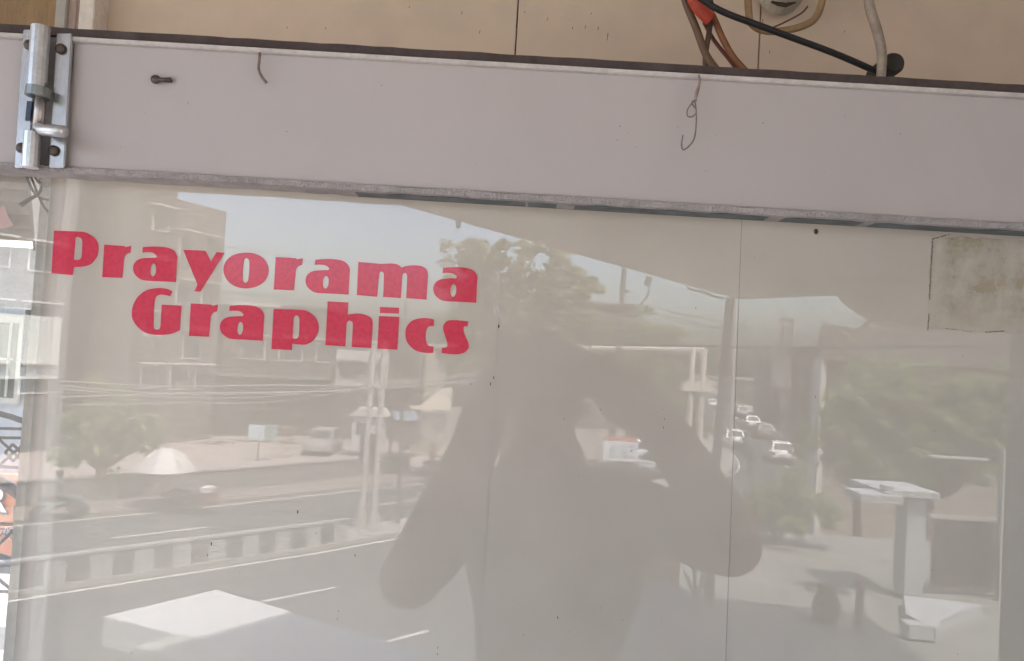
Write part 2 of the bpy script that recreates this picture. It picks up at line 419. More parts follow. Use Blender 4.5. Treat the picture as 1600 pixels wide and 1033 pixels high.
# ------------------------------------------------------------------ inside wall of boards, 0.3 m behind the glass
WD = .93
edges = [W(150, 0, WD).x + .0, W(810, 0, WD).x, W(1187, 60, WD).x, W(1560, 60, WD).x + .06, 1.3]
zb, ztp = 5.0, 7.25
wall = MB().box(((edges[0] + edges[-1]) / 2 + .02, -D + WD + .03, (zb + ztp) / 2), (edges[-1] - edges[0], .03, ztp - zb))
wall = struct(wall, 'back_wall', groove_m)
for i in range(4):
    mb = MB(); g0 = .0008
    mb.box(((edges[i] + edges[i + 1]) / 2, -D + WD + .006, (zb + ztp) / 2), (edges[i + 1] - edges[i] - 2 * g0, .012, ztp - zb))
    mb.build('board', board_m, wall, bevel=.0006)
# old poster residue and glue lines on the pane
GD = D - .0003
rr = random.Random(5)
ring = []
c4 = [W(1450, 515, GD), W(1640, 522, GD), W(1640, 380, GD), W(1455, 368, GD)]
for q, (a, b) in enumerate(zip(c4, c4[1:] + c4[:1])):
    for k in range(16):
        v = a.lerp(b, k / 16); ring.append((v.x + rr.uniform(-.0012, .0012), v.z + rr.uniform(-.0012, .0012)))
pm = bpy.data.materials.new('poster_residue_film'); pm.use_nodes = True
pn_, pl_ = pm.node_tree.nodes, pm.node_tree.links
pb = pn_['Principled BSDF']; pb.inputs['Roughness'].default_value = .7; pb.inputs['Specular IOR Level'].default_value = .2
ptc = pn_.new('ShaderNodeTexCoord'); pno = pn_.new('ShaderNodeTexNoise'); pno.inputs['Scale'].default_value = 38; pno.inputs['Detail'].default_value = 9; pno.inputs['Roughness'].default_value = .68
pl_.new(ptc.outputs['Object'], pno.inputs['Vector'])
pcr = pn_.new('ShaderNodeValToRGB'); pcr.color_ramp.elements[0].position = .36; pcr.color_ramp.elements[1].position = .64
pcr.color_ramp.elements[0].color = (.44, .35, .20, 1); pcr.color_ramp.elements[1].color = (.74, .71, .60, 1)
pl_.new(pno.outputs['Fac'], pcr.inputs[0]); pl_.new(pcr.outputs[0], pb.inputs['Base Color'])
pmr = pn_.new('ShaderNodeMapRange'); pmr.inputs[1].default_value = .35; pmr.inputs[2].default_value = .65; pmr.inputs[3].default_value = .62; pmr.inputs[4].default_value = .03
pl_.new(pno.outputs['Fac'], pmr.inputs[0])
psx = pn_.new('ShaderNodeSeparateXYZ'); pl_.new(ptc.outputs['Object'], psx.inputs[0])
f1 = pn_.new('ShaderNodeMapRange'); f1.inputs[1].default_value = -.047; f1.inputs[2].default_value = -.030; pl_.new(psx.outputs[0], f1.inputs[0])
f2 = pn_.new('ShaderNodeMapRange'); f2.inputs[1].default_value = .003; f2.inputs[2].default_value = .03; pl_.new(psx.outputs[2], f2.inputs[0])
pm1 = pn_.new('ShaderNodeMath'); pm1.operation = 'MULTIPLY'; pl_.new(f1.outputs[0], pm1.inputs[0]); pl_.new(f2.outputs[0], pm1.inputs[1])
pm2 = pn_.new('ShaderNodeMath'); pm2.operation = 'MULTIPLY_ADD'; pl_.new(pm1.outputs[0], pm2.inputs[0]); pm2.inputs[1].default_value = .75; pm2.inputs[2].default_value = .25
pm3 = pn_.new('ShaderNodeMath'); pm3.operation = 'MULTIPLY'; pl_.new(pm2.outputs[0], pm3.inputs[0]); pl_.new(pmr.outputs[0], pm3.inputs[1])
ptr = pn_.new('ShaderNodeBsdfTransparent'); pmx = pn_.new('ShaderNodeMixShader')
pl_.new(pm3.outputs[0], pmx.inputs[0]); pl_.new(ptr.outputs[0], pmx.inputs[1]); pl_.new(pb.outputs[0], pmx.inputs[2]); pl_.new(pmx.outputs[0], pn_['Material Output'].inputs[0])
mb = MB(); mb.add([(x, -D + GD, z) for x, z in ring], [tuple(range(len(ring)))])
tag(mb.build('poster_residue', pm), 'mottled ochre patch of old poster residue at the right end of the pane', 'poster residue')
mb = MB()
def dash(px0, py0, px1, py1, wd, n=12):
    for i in range(n):
        if rr.random() < .12: continue
        t0, t1 = i / n, (i + rr.uniform(.7, 1.3)) / n
        a = W(px0 + (px1 - px0) * t0 + rr.uniform(-1, 1), py0 + (py1 - py0) * t0, GD)
        b = W(px0 + (px1 - px0) * t1 + rr.uniform(-1, 1), py0 + (py1 - py0) * t1, GD)
        mb.tube([a, (a + b) / 2, b], [wd * rr.uniform(.3, .8), wd * rr.uniform(.6, 1.2), wd * rr.uniform(.2, .7)], 5)
dash(1457, 376, 1452, 468, .0007, 26); dash(1456, 374, 1484, 366, .0006, 9); dash(1452, 490, 1450, 515, .0005, 5); dash(1470, 512, 1520, 519, .0003, 9); dash(1540, 519, 1572, 517, .0006, 8)
mb.build('glue_line', mat('old_glue_line2', (.34, .27, .19), .9, .5, 90), win)
mb = MB(); mb.ball(W(1275, 362, D - .0006), .0021, 10, (.9, .4, 1.1)); mb.build('dirt_blob', screw_m, win, smooth=True)
mb = MB()
for (px, py, h) in [(808, 30, 14), (750, 48, 5), (856, 28, 4), (924, 20, 3), (895, 42, 4), (915, 40, 5), (935, 42, 6), (950, 52, 12), (449, 42, 3), (509, 43, 3), (1203, 79, 5), (1320, 48, 3), (1192, 30, 9), (722, 18, 5), (820, 18, 3), (640, 10, 3), (779, 505, 10), (880, 660, 8), (1037, 640, 8), (1038, 660, 5), (872, 960, 10), (768, 600, 16)]:
    a = W(px, py, WD - .0004); mb.tube([a, a - Vector((.0006, 0, h * .00078))], [.0004, .0002], 5)
mb.build('wood_crack', crack_m, wall, kind='stuff')

# post at the left end of the boards
post = thing('door_post', (W(80, 500, .93).x, -D + .93, 5.0), 'worn cream and pink timber post left of the words', 'post')
def vbar(px0, px1, d0, d1, name, m, py=300, z0=5.0, z1=None, bevel=.001, parent=post, top=None):
    a, b = W(px0, py, d0).x, W(px1, py, d0).x
    mb = MB(); mb.box(((a + b) / 2, -D + (d0 + d1) / 2, (z0 + (z1 or 7.2)) / 2), (b - a, d1 - d0, (z1 or 7.2) - z0))
    return mb.build(name, m, parent, bevel=bevel)
vbar(100.5, 125, .900, .935, 'cream_face', cream_post)
vbar(97.5, 100.4, .918, .935, 'groove', groove_m, bevel=0)
vbar(83, 97.4, .910, .935, 'pink_face', pink_post)
vbar(80.5, 82.9, .918, .934, 'groove', cream_post, bevel=0)
vbar(63, 80.4, .906, .945, 'grey_face', grey_post)
mb = MB()
for i in range(26):
    py = rnd.uniform(300, 1030); px = 99 - .0615 * (py - 300) + rnd.uniform(-6, 3)
    p = W(px, py, .9095); mb.ball(p, rnd.uniform(.0006, .0014), 6, (1, .5, rnd.uniform(1, 3)))
mb.build('chips', groove_m, post, kind='stuff')
# brown panel above the rail at far left
mb = MB(); a, b = W(-80, 20, .99).x, W(104, 20, .99).x; z0 = W(50, 60, .99).z
mb.box(((a + b) / 2, -D + 1.0, z0 + .2), (b - a, .02, .4)); tag(mb.build('timber_lining', wood_m, bevel=.002), 'brown wooden panel above the rail in the top left corner', 'panel')

# ------------------------------------------------------------------ cables above the rail
cb_br = mat('brown_cable', (.20, .115, .075), .55, .35, 60)
cb_or = mat('orange_brown_cable', (.33, .13, .06), .5, .35, 60)
cb_bk = mat('black_cable', (.022, .02, .022), .45)
cb_wh = mat('dirty_white_cable', (.52, .42, .34), .5, .45, 60)
cb_red = mat('red_tape', (.62, .085, .05), .5, .3, 60)
cb_tan = mat('tan_cable', (.42, .27, .14), .5, .3, 60)
cables = 'cables hanging above the rail'
d = .80
cable('cable', [W(1062, -30, d), W(1072, 5, d), W(1088, 45, d), (W(1103, 85, d)), W(1122, 112, d - .01), W(1150, 140, d)], .0042, cb_br, 'thick brown cable furthest left, curving down behind the rail', 'cable', cables)
cable('cable', [W(1100, -30, d + .01), W(1112, 10, d + .01), W(1108, 50, d), (W(1102, 90, d)), W(1104, 130, d)], .0028, mat('dark_brown_cable', (.10, .06, .045), .5), 'dark brown cable hanging straight down just under the red tape', 'cable', cables)
cable('cable', [W(1105, 10, d), W(1116, 30, d), W(1130, 62, d), W(1150, 95, d), W(1190, 135, d)], .0036, cb_or, 'orange brown cable curving right from the red tape to the rail', 'cable', cables)
cable('cable', [W(1100, 35, d + .01), W(1115, 62, d + .01), W(1137, 90, d + .01), W(1165, 125, d + .01)], .0022, mat('maroon_cable', (.15, .05, .035), .5), 'thin maroon cable between the brown one and the orange brown one', 'cable', cables)
cable('taped_joint', [W(1078, -25, d - .012), W(1086, 2, d - .012), W(1098, 18, d - .012), W(1111, 31, d - .01)], .0075, cb_red, 'red tape wrapped round a cable joint at the top', 'cable joint')
cable('cable', [W(1040, -55, .76), W(1110, 8, .76), (W(1200, 45, .765)), W(1300, 82, .775), W(1372, 113, .79)], .0034, cb_bk, 'straight black cable slanting down to the round grommet', 'cable', cables)
cable('cable', [W(1168, -20, d), W(1170, 20, d), (W(1175, 38, d)), W(1200, 49, d), W(1240, 45, d), W(1270, 32, d), W(1283, 8, d), W(1286, -25, d)], .0040, cb_tan, 'tan cable hanging in a wide loop under the white fitting', 'cable', cables)
cable('cable', [W(1354, -25, .77), W(1360, 15, .77), W(1371, 50, .77), (W(1378, 85, .775)), W(1376, 125, .78)], [.0052, .0048], cb_wh, 'dirty white cable dropping down beside the round grommet', 'cable', cables)
cable('cable', [W(1190, 50, .83), W(1215, 40, .83), W(1250, 22, .83), W(1262, 10, .83)], .0010, cb_br, 'very thin brown wire inside the tan loop', 'cable', cables)
mb = MB(); p = W(1390, 104, .80); mb.tube([p + Vector((0, -.012, 0)), p + Vector((0, -.008, 0)), p + Vector((0, .03, 0))], [.0095, .0115, .0115], 18)
tag(mb.build('grommet', mat('dusty_black_rubber', (.06, .055, .045), .7, .5, 60), smooth=False), 'round dusty black rubber grommet on the wall above the rail', 'grommet')
t = thing('ceiling_fitting', W(1228, -10, .86), 'round white electrical fitting cut by the top edge above the tan cable', 'electrical fitting')
mb = MB(); p = W(1228, -22, .89); mb.tube([p + Vector((0, -.05, 0)), p + Vector((0, -.045, 0)), p + Vector((0, .02, 0))], [.020, .0245, .0265], 20); mb.build('base', mat('dirty_white_plastic', (.55, .50, .42), .5, .35, 40), t)
mb = MB(); mb.tube([W(1205, 3, .835), W(1215, 6, .833), W(1228, 8, .832), W(1243, 4, .833)], [.001, .0022, .0026, .001], 6); mb.build('grime', crack_m, t)

# ------------------------------------------------------------------ beyond the post at left: outdoors seen through the same glass
white_b = mat('white_painted_band', (.52, .56, .57), .8, .12, 9, bump=.1)
side_m = mat('grey_siding', (.36, .345, .32), .7, .15, 4)
blue_w = mat('pale_blue_wall', (.42, .49, .56), .85, .1, 3)
orange_m = mat('orange_sign_face', (.66, .27, .15), .6, .08, 3)
iron_m = mat('black_iron', (.035, .035, .04), .5)
LD = 5.2
def LW(px, py, dd=LD): return W(px, py, dd)
def face_box(px0, py0, px1, py1, d0, th):
    mb = MB(); b = [W(px0, py1, d0), W(px1, py1, d0)]; z0, z1 = b[0].z, W(px0, py0, d0).z
    x0, x1 = b[0].x, b[1].x
    mb.box(((x0 + x1) / 2, -D + d0 + th / 2, (z0 + z1) / 2), (x1 - x0, th, z1 - z0)); return mb
# lap siding panel, upper left, close
sd = thing('siding_panel', W(30, 370, 2.2), 'grey lapped siding panel under the rail at far left', 'siding')
for i in range(6):
    mb = MB(); y0_, y1_ = 262 + i * 20 - 8, 262 + (i + 1) * 20 - 8
    a0, a1, b1, b0 = W(-80, y0_ - 4, 2.2), W(52, y0_ + 3, 2.2), W(54, y1_ + 3, 2.18), W(-80, y1_ - 4, 2.18)
    th = Vector((0, .012, 0)); mb.hexa([a0, a1, b1, b0], [a0 + th, a1 + th, b1 + th, b0 + th]); mb.build('siding_board', side_m, sd)
mb = MB(); P = [W(-6, 330, 2.165), W(6, 322, 2.165), W(12, 340, 2.165), W(20, 352, 2.165), W(8, 356, 2.165), W(-6, 358, 2.165)]
mb.hexa(P, [q + Vector((0, .004, 0)) for q in P]); tag(mb.build('pink_sticker', mat('pink_print', (.45, .27, .29), .6)), 'faded pink sticker on the grey siding at the left edge', 'sticker')
mb = MB(); P = [W(42, 268, 1.6), W(62, 268, 1.6), W(62, 395, 1.6), W(55, 378, 1.6)]
mb.hexa(P, [q + Vector((0, .03, 0)) for q in P]); tag(mb.build('dark_gap_wedge', mat('dark_blue_grey', (.05, .055, .075), .7)), 'dark wedge filling the triangular gap beside the post under the rail', 'bracket')  # solid dark wedge standing in for an open triangular gap
mb = MB(); P = [W(40, 268, 1.55), W(46, 268, 1.55), W(56, 392, 1.55), W(52, 392, 1.55)]
mb.hexa(P, [q + Vector((0, .03, 0)) for q in P]); tag(mb.build('grey_strut', mat('grey_strut', (.33, .32, .30), .6, .2, 9)), 'slanting grey strut along the dark gap wedge', 'strut')
web = 'wires tangled under the left end of the rail'
cable('loose_wire', [W(38, 262, .66), W(48, 292, .66), W(62, 308, .66), W(82, 312, .66), W(98, 300, .66), W(103, 276, .66)], .0012, mat('grey_wire', (.20, .165, .15), .7), 'grey wire looping below the bolt, middle one of the tangle', 'wire', web)
cable('loose_wire', [W(44, 265, .66), W(52, 285, .66), W(68, 322, .66), W(84, 336, .66), W(97, 328, .66), W(102, 300, .66)], .0011, mat('brown_wire2', (.15, .115, .10), .7), 'grey brown wire hanging lowest of the tangle below the bolt', 'wire', web)
cable('loose_wire', [W(50, 268, .66), W(60, 284, .66), W(74, 291, .66), W(88, 285, .66), W(94, 268, .66)], .0012, MATS['grey_wire'], 'short grey wire looping closest under the bolt', 'wire', web)
cable('broken_twig', [W(32, 321, .66), W(45, 312, .66), W(60, 303, .66), W(66, 290, .66)], [.0022, .0009], mat('dark_twig', (.10, .08, .08), .8), 'dark twig caught in the wires below the bolt', 'twig')
# neighbour
nb = thing('neighbour_building', W(20, 700, LD + .6), 'pale blue building with a white band seen past the post at left', 'building')
face_box(-150, 376, 64, 470, LD - .05, .5).build('white_band', white_b, nb)
face_box(-150, 466, 64, 990, LD + .5, .3).build('wall', blue_w, nb)
mb = face_box(-20, 490, 28, 630, LD + .46, .025); wf = mb.build('window', mat('grey_window_frame', (.50, .52, .50), .5, .1, 6), nb, bevel=.01)
face_box(-16, 503, 20, 620, LD + .455, .003).build('pane', mat('dark_pane', (.07, .09, .08), .15), wf)
face_box(6, 503, 9, 620, LD + .44, .012).build('mullion', mat('window_bar', (.35, .38, .36), .5), wf)
face_box(-16, 558, 20, 561, LD + .44, .012).build('mullion', MATS['window_bar'], wf)
face_box(31, 468, 66, 588, LD + .47, .025).build('dark_opening', mat('dark_opening', (.05, .055, .075), .4, .6, 5), nb)
mb = face_box(-150, 732, 66, 860, LD + .10, .06); sg = thing('shop_signboard', LW(10, 850, LD + .1), 'orange signboard with white outlined letters beyond the railing at left', 'signboard')
mb.build('board', orange_m, sg)
def text_on(body, px, py, hpx, d0, m, parent, name='letter', ext=.01, shear=0, bold=0):
    cu = bpy.data.curves.new('t', 'FONT'); cu.body = body; cu.size = 1; cu.extrude = ext; cu.offset = bold; cu.shear = shear
    t = bpy.data.objects.new('t', cu); COL.objects.link(t)
    me = bpy.data.meshes.new_from_object(t.evaluated_get(bpy.context.evaluated_depsgraph_get())); bpy.data.objects.remove(t)
    sc = hpx / FPX * d0 / .7
    me.transform(Matrix.Scale(sc, 4)); me.transform(Matrix.Rotation(R(90), 4, 'X'))
    p = W(px, py, d0); me.transform(Matrix.Translation(p - ORI[parent.name]))
    me.materials.clear(); me.materials.append(m)
    o = bpy.data.objects.new(name, me); COL.objects.link(o); o.parent = parent; return o
lt_o = mat('letter_outline', (.10, .10, .11), .6); lt_w = mat('letter_white', (.78, .80, .80), .6)
text_on('R', -22, 800, 36, LD + .085, lt_o, sg, bold=.05); text_on('R', -23, 798, 36, LD + .07, lt_w, sg, bold=.015)
text_on('અદર', -12, 841, 19, LD + .085, lt_w, sg, bold=.04); text_on('અદર', -12, 841, 19, LD + .07, lt_o, sg, bold=-.005)
face_box(26, 785, 50, 815, LD + .08, .02).build('notice', mat('pale_notice', (.62, .68, .70), .6), sg)
mb = MB(); mb.box((-3.6, 3.6, 8.4), (5.2, 4.6, .15)); struct(mb, 'added_shade_slab', plaster)  # unseen slab added overhead to shade the neighbour's front
# railings (ornamental) at two depths
def railing(name, segs, label, r=.012, dd=LD - .6):
    rt = thing(name, W(20, 720, dd), label, 'railing')
    for nm, pts, k in segs:
        mb = MB(); mb.tube(smooth_path([W(x, y, dd) for x, y in pts], 5) if len(pts) > 2 else [W(x, y, dd) for x, y in pts], r * k, 6); mb.build(nm, iron_m, rt, smooth=True)
railing('balcony_railing', [('arch_rail', [(-60, 640), (-20, 643), (5, 648), (28, 655), (50, 664), (70, 680)], 1.5),
    ('rail', [(-60, 668), (66, 671)], .8), ('rail', [(-60, 683), (66, 685)], .8), ('rail', [(-60, 727), (66, 732)], .8),
    ('cross_bar', [(-2, 686), (46, 730)], .7), ('cross_bar', [(-2, 728), (46, 686)], .7), ('cross_bar', [(-50, 728), (-2, 686)], .7), ('cross_bar', [(-50, 686), (-2, 728)], .7),
    ('diamond', [(20, 694), (33, 707)], .7), ('diamond', [(33, 707), (21, 721)], .7), ('diamond', [(21, 721), (8, 707)], .7), ('diamond', [(8, 707), (20, 694)], .7)],
    'black iron railing with crossed bars and a diamond above the orange sign')
railing('stair_railing', [('arch_rail', [(-60, 738), (-20, 745), (5, 755), (28, 770), (48, 790), (62, 812)], 2.6),
    ('post', [(27, 790), (22, 955)], 1.5), ('rail', [(-60, 815), (62, 822)], .8), ('brace', [(-20, 868), (28, 822)], .8),
    ('arch_rail', [(-60, 862), (-20, 866), (10, 872), (34, 882), (52, 900)], 1.4), ('rail', [(-60, 922), (50, 926)], .8), ('brace', [(-20, 890), (22, 925)], .8)],
    'black iron stair railing with curved rails in front of the orange sign', dd=LD - 1.0)
mb = face_box(-150, 868, 66, 950, LD + .15, .3); tag(mb.build('dark_shutter', mat('dark_shutter', (.10, .11, .12), .5, .4, 6)), 'dark shutter opening under the orange signboard', 'shutter')
mb = MB(); a, b = W(-150, 975, LD - 1.4), W(66, 955, LD - .2)
z_l = W(20, 965, LD - .9).z
mb.box((W(-40, 960, LD - .9).x, -D + LD - .6, z_l - .06), (1.3, .9, .12)); struct(mb, 'landing_slab', mat('pale_concrete', (.62, .58, .52), .8, .2, 5), bevel=.005)
mb = MB(); mb.box((-3.2, -D + LD - .4, z_l - .5), (2.6, 3.0, .04)); struct(mb, 'lower_pavement', mat('pale_tiles', (.55, .57, .58), .7, .12, 3))

# =================================================================== LANDING IN FRONT OF THE SHOP (seen mirrored in the glass)
FZ, CZ = 4.88, 7.4
ud = Vector((math.cos(R(54)), math.sin(R(54))))          # direction of the road edge as seen in the glass
def P2(x, y): return (x, D - y)
floor_m = mat('cement_floor', (.42, .40, .36), .75, .18, 3)
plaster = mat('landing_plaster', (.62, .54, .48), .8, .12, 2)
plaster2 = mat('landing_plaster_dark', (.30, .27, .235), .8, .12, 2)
e0 = Vector((-.26, 3.95))
fl = [P2(*(e0 - ud * 9)), P2(*(e0 + ud * 4.6)), P2(6.2, 5.8), P2(6.2, .3), P2(-2.0, -.1), P2(-5.0, -.6)]
mb = MB(); mb.prism([P2(*(e0 - ud * 5.2)), P2(*(e0 + ud * 2.6)), P2(1.5, 5.25), P2(.70, 2.45), P2(1.5, 1.4), P2(1.9, -.6), P2(-1.4, -.6)], FZ - .25, FZ)
struct(mb, 'landing_floor', floor_m)
ce = Vector((-.95, 4.4)); cb = Vector((2.84, 9.68)); cc = Vector((3.75, 8.3))
cd = Vector((5.6, 8.0))
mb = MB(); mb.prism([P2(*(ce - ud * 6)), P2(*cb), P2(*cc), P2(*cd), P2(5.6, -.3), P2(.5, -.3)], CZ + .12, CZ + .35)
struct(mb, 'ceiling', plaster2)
nrm = Vector((ud.y, -ud.x))
mb = MB(); q0, q1 = ce - ud * 6, cb
mb.prism([P2(*q0), P2(*q1), P2(*(q1 + nrm * .72 - ud * .3)), P2(*(q0 + nrm * .72))], CZ, CZ + .60)
struct(mb, 'edge_beam', plaster)
mb = MB(); mb.prism([P2(*(cb + Vector((.0, .0)))), P2(*cc), P2(*(cc + Vector((-.25, -.5)))), P2(*(cb + Vector((.25, -1.0))))], CZ + .001, CZ + .598)
struct(mb, 'corner_beam', plaster)
mb = MB(); mb.prism([P2(*cc), P2(5.0, 7.6), P2(5.0, 7.25), P2(3.7, 7.9)], CZ + .002, CZ + .5); struct(mb, 'side_beam', plaster)
# curved bracket at the right end of the side beam
mb = MB(); pr = [Mp(x, y, 7.7) for x, y in ((1325, 450), (1340, 470), (1370, 492), (1400, 508), (1440, 517), (1500, 522), (1640, 528), (1640, 430))]
mb.hexa(pr, [q + Vector((0, -.35, 0)) for q in pr]); struct(mb, 'curved_bracket', plaster)
# pipe column at the corner
t = thing('corner_column', M((2.84, 9.45, FZ)), 'slim grey pipe column at the landing corner mirrored beside the raised arm', 'column')
mb = MB(); mb.tube([Mp(1117, 740, 9.4), Mp(1141, 466, 9.4)], .056, 12); mb.build('shaft', mat('column_grey', (.16, .14, .12), .6), t)
mb = MB(); mb.tube([M((Mp(1117, 740, 9.4).x, 9.4, 0)), Mp(1117, 735, 9.4)], .066, 12); mb.build('base', MATS['column_grey'], t)
cable('ceiling_pipe', [Mp(1075, 445, 9.2), Mp(1077, 452, 9.2), Mp(1100, 456, 9.2), Mp(1112, 462, 9.2), Mp(1130, 466, 9.2)], .014, MATS['column_grey'], 'small pipe clipped under the beam at the column head', 'pipe')
mb = MB(); mb.box(Mp(716, 351, 5.3), (.03, .03, .05)); tag(mb.build('lamp_hook', iron_m), 'small hook under the beam edge above the big tree', 'hook')
# unseen building above, its height and plan shaped for the shade it casts
mb = MB(); mb.prism([P2(*(ce - ud * 6)), P2(*cb), P2(*cc), P2(3.9, 7.4), P2(3.9, -2.0), P2(-.4, -2.0)], CZ + .36, CZ + 4.15)
tag(mb.build('upper_storey', mat('upper_render', (.5, .45, .38), .8, .1, 1)), 'plain unseen upper storey over the landing, shaped for its shade', 'building')
mb = MB(); mb.box((1.1 + 3.4, .2, 5.6), (4.2, .3, 4.0)); mb.box((0, .85, 7.45), (3.2, 1.2, .1)); mb.box((.2, 0.1, 4.75), (3.0, 1.6, .24))
struct(mb, 'shop_shell', plaster)

# parapet column, ledge, railing on the landing, right
TZ = 3.62
mb = MB(); mb.prism([P2(1.5, 5.9), P2(1.3, 7.2), P2(1.5, 12.0), P2(3.4, 14.1), P2(10.5, 14.0), P2(9.0, 6.0)], TZ - .25, TZ)
struct(mb, 'side_terrace', mat('terrace_cement', (.22, .22, .20), .8, .2, 2))
ppt = thing('parapet_column', Mp(1430, 930, 10.2), 'white square column carrying a ledge on the neighbouring terrace at right', 'column')
pwm = mat('white_painted_plaster', (.43, .445, .45), .6, .06, 5)
def mbox(px0, py0, px1, py1, d0, th, dz0=None):
    a, b = Mp(px0, py1, d0), Mp(px1, py0, d0)
    am, bm_ = Mp((px0 + px1) / 2, py1, d0), Mp((px0 + px1) / 2, py0, d0)
    mb = MB(); mb.box(((a.x + b.x) / 2, a.y - th / 2, (am.z + bm_.z) / 2), (abs(b.x - a.x), th, abs(bm_.z - am.z))); return mb
mbox(1412, 780, 1448, 930, 10.2, .3).build('shaft', pwm, ppt, bevel=.004)
mbox(1375, 768, 1470, 778, 10.1, .9).build('ledge', pwm, ppt, bevel=.004)
mbox(1345, 774, 1412, 787, 9.8, .5).build('ledge', pwm, ppt, bevel=.004)
mbox(1386, 760, 1396, 768, 9.9, .2).build('knob', pwm, ppt)
rl = thing('terrace_railing', Mp(1510, 930, 10.6), 'dark barred railing with pale rails right of the white column', 'railing')
cgm = mat('column_grey', (.16, .14, .12), .6)
mbox(1455, 808, 1562, 813, 10.6, .08).build('rail', floor_m, rl)
mbox(1450, 918, 1562, 924, 10.6, .08).build('rail', cgm, rl)
mbox(1455, 714, 1545, 718, 11.6, .08).build('upper_rail', pwm, rl)
mbox(1456, 814, 1560, 917, 10.72, .02).build('backing_panel', mat('backing_dark', (.055, .055, .05), .8, .3, 4), rl)
for i in range(11):
    px = 1456 + i * 10.2
    mbox(px, 813, px + 2.2, 919, 10.6, .03).build('bar', cgm, rl)
mbox(1560, 700, 1569, 1040, 10.4, .1).build('end_post', floor_m, rl)
mb = MB(); P = []
for q in [(1412, 930), (1535, 945), (1500, 955), (1475, 966), (1462, 984), (1415, 958)]:
    g_ = ray(*q); tt = (TZ + .15 - EYE) / g_.z; P.append(Vector((g_.x * tt, D - g_.y * tt, TZ + .15)))
mb.hexa([q - Vector((0, 0, .15)) for q in P], P); tag(mb.build('white_step', pwm), 'low white step at the foot of the white column', 'step')
mbox(1420, 978, 1460, 1000, 8.6, .2).build('white_block', pwm); o = bpy.data.objects['white_block']; tag(o, 'small white block on the floor below the white step', 'block')
mb = MB(); c_ = Mp(1290, 970, 9.1); mb.ball(Vector((c_.x, c_.y, TZ + .19)), .18, 14, (.9, .9, 1.1)); mb.tube([Vector((c_.x, c_.y, TZ + .34)), Vector((c_.x, c_.y, TZ + .42))], [.09, .11], 14)
tag(mb.build('clay_pot', mat('dark_clay', (.12, .11, .09), .8, .3, 9), smooth=True), 'dark round pot standing on the neighbouring terrace', 'pot')
cable('upright_rod', [Mp(1345, 908, 8.8), Mp(1341, 975, 8.8), Mp(1338, 1000, 8.8)], .05, MATS['column_grey'], 'thin upright pipe on the terrace between the pot and the white column', 'rod')
mb = MB(); mb.box((.80, -.12, 6.2), (.12, .80, 2.38)); tag(mb.build('shade_pier', mat('grey_pillar', (.52, .51, .49), .7, .1, 4)), 'grey pier added to shade the right end of the window, a dark strip at the edge', 'pier')  # pier put in to darken the right end of rail and wall
# clutter by the landing edge
bk = thing('blue_bucket', M((Vx(1022, 10), 10, TZ)), 'blue plastic bucket among the sticks under the arm', 'bucket')
bp = ORI[bk.name]
mb = MB(); mb.tube([Mp(1022, 935, 9.8), Mp(1022, 905, 9.8)], [.11, .15], 14); mb.build('pail', mat('blue_plastic', (.12, .33, .52), .4), bk)
mb = MB(); mb.tube(smooth_path([Mp(1006, 907, 9.8), Mp(1014, 892, 9.8), Mp(1030, 890, 9.8), Mp(1039, 905, 9.8)], 5), .01, 6); mb.build('handle', pwm, bk)
mb = MB(); mb.box(Vector((Mp(1022, 1000, 9.8).x, D - 9.8, TZ + .3)), (.45, .45, .6)); tag(mb.build('wooden_crate', mat('old_wood', (.30, .22, .14), .8, .3, 8)), 'worn wooden crate under the blue bucket', 'crate')
stk = [((1068, 890), (1112, 1000)), ((1085, 880), (1080, 1000)), ((1100, 895), (1066, 1000)), ((1110, 885), (1114, 1000)), ((1052, 910), (1072, 1000)), ((1040, 930), (1052, 1000)), ((1090, 920), (1098, 1000))]
for i, (a, b) in enumerate(stk):
    where = ['the one crossing to the lower right', 'the tallest upright one', 'the one crossing to the lower left', 'the rightmost one', 'the second from the bucket', 'the one nearest the bucket', 'the short one between the two crossing ones'][i]
    cable('bamboo_pole', [Mp(*a, 9.6), Mp((a[0] + b[0]) / 2 + 2, (a[1] + b[1]) / 2, 9.6), Mp(*b, 9.6)], .020 + .005 * (i % 3), mat('bamboo%d' % (i % 2), ((.50, .44, .34), (.30, .24, .18))[i % 2], .7, .2, 10), 'pole leaning by the landing edge, ' + where, 'pole', 'poles leaning by the landing edge', n=7)

# =================================================================== STREET (seen mirrored)
asph = mat('worn_asphalt', (.07, .071, .069), .85, .2, .6, detail=8)
dust_m = mat('dusty_ground', (.19, .165, .145), .95, .15, .25, detail=8)
paint_m = mat('road_paint', (.50, .49, .46), .7, .25, 3)
mb = MB(); mb.box((0, 0, -.05), (1600, 1600, .1)); struct(mb, 'ground', dust_m)
NL = [(-40, -10), (-22, 8.4), (-11.1, 19.4), (-8.6, 21.9), (-5.8, 24.7), (-3.9, 26.9), (3, 34.6), (9, 41.4), (13.4, 47.4), (15.3, 51.5), (17, 58), (18.5, 68), (20.5, 82), (23, 100), (28, 130), (48, 230), (90, 420)]
def resample(pl, step=1.5):
    out = []
    P = smooth_path([Vector((x, y, 0)) for x, y in pl], 24)
    acc = 0; out = [P[0]]
    for a, b in zip(P, P[1:]):
        acc += (b - a).length
        if acc >= step: out.append(b); acc = 0
    return out
NP = resample(NL)
def offs(pl, o):
    res = []
    for i, p in enumerate(pl):
        t = (pl[min(i + 1, len(pl) - 1)] - pl[max(i - 1, 0)]).normalized()
        res.append(p + Vector((t.y, -t.x, 0)) * o)          # positive = towards the viewer's right
    return res
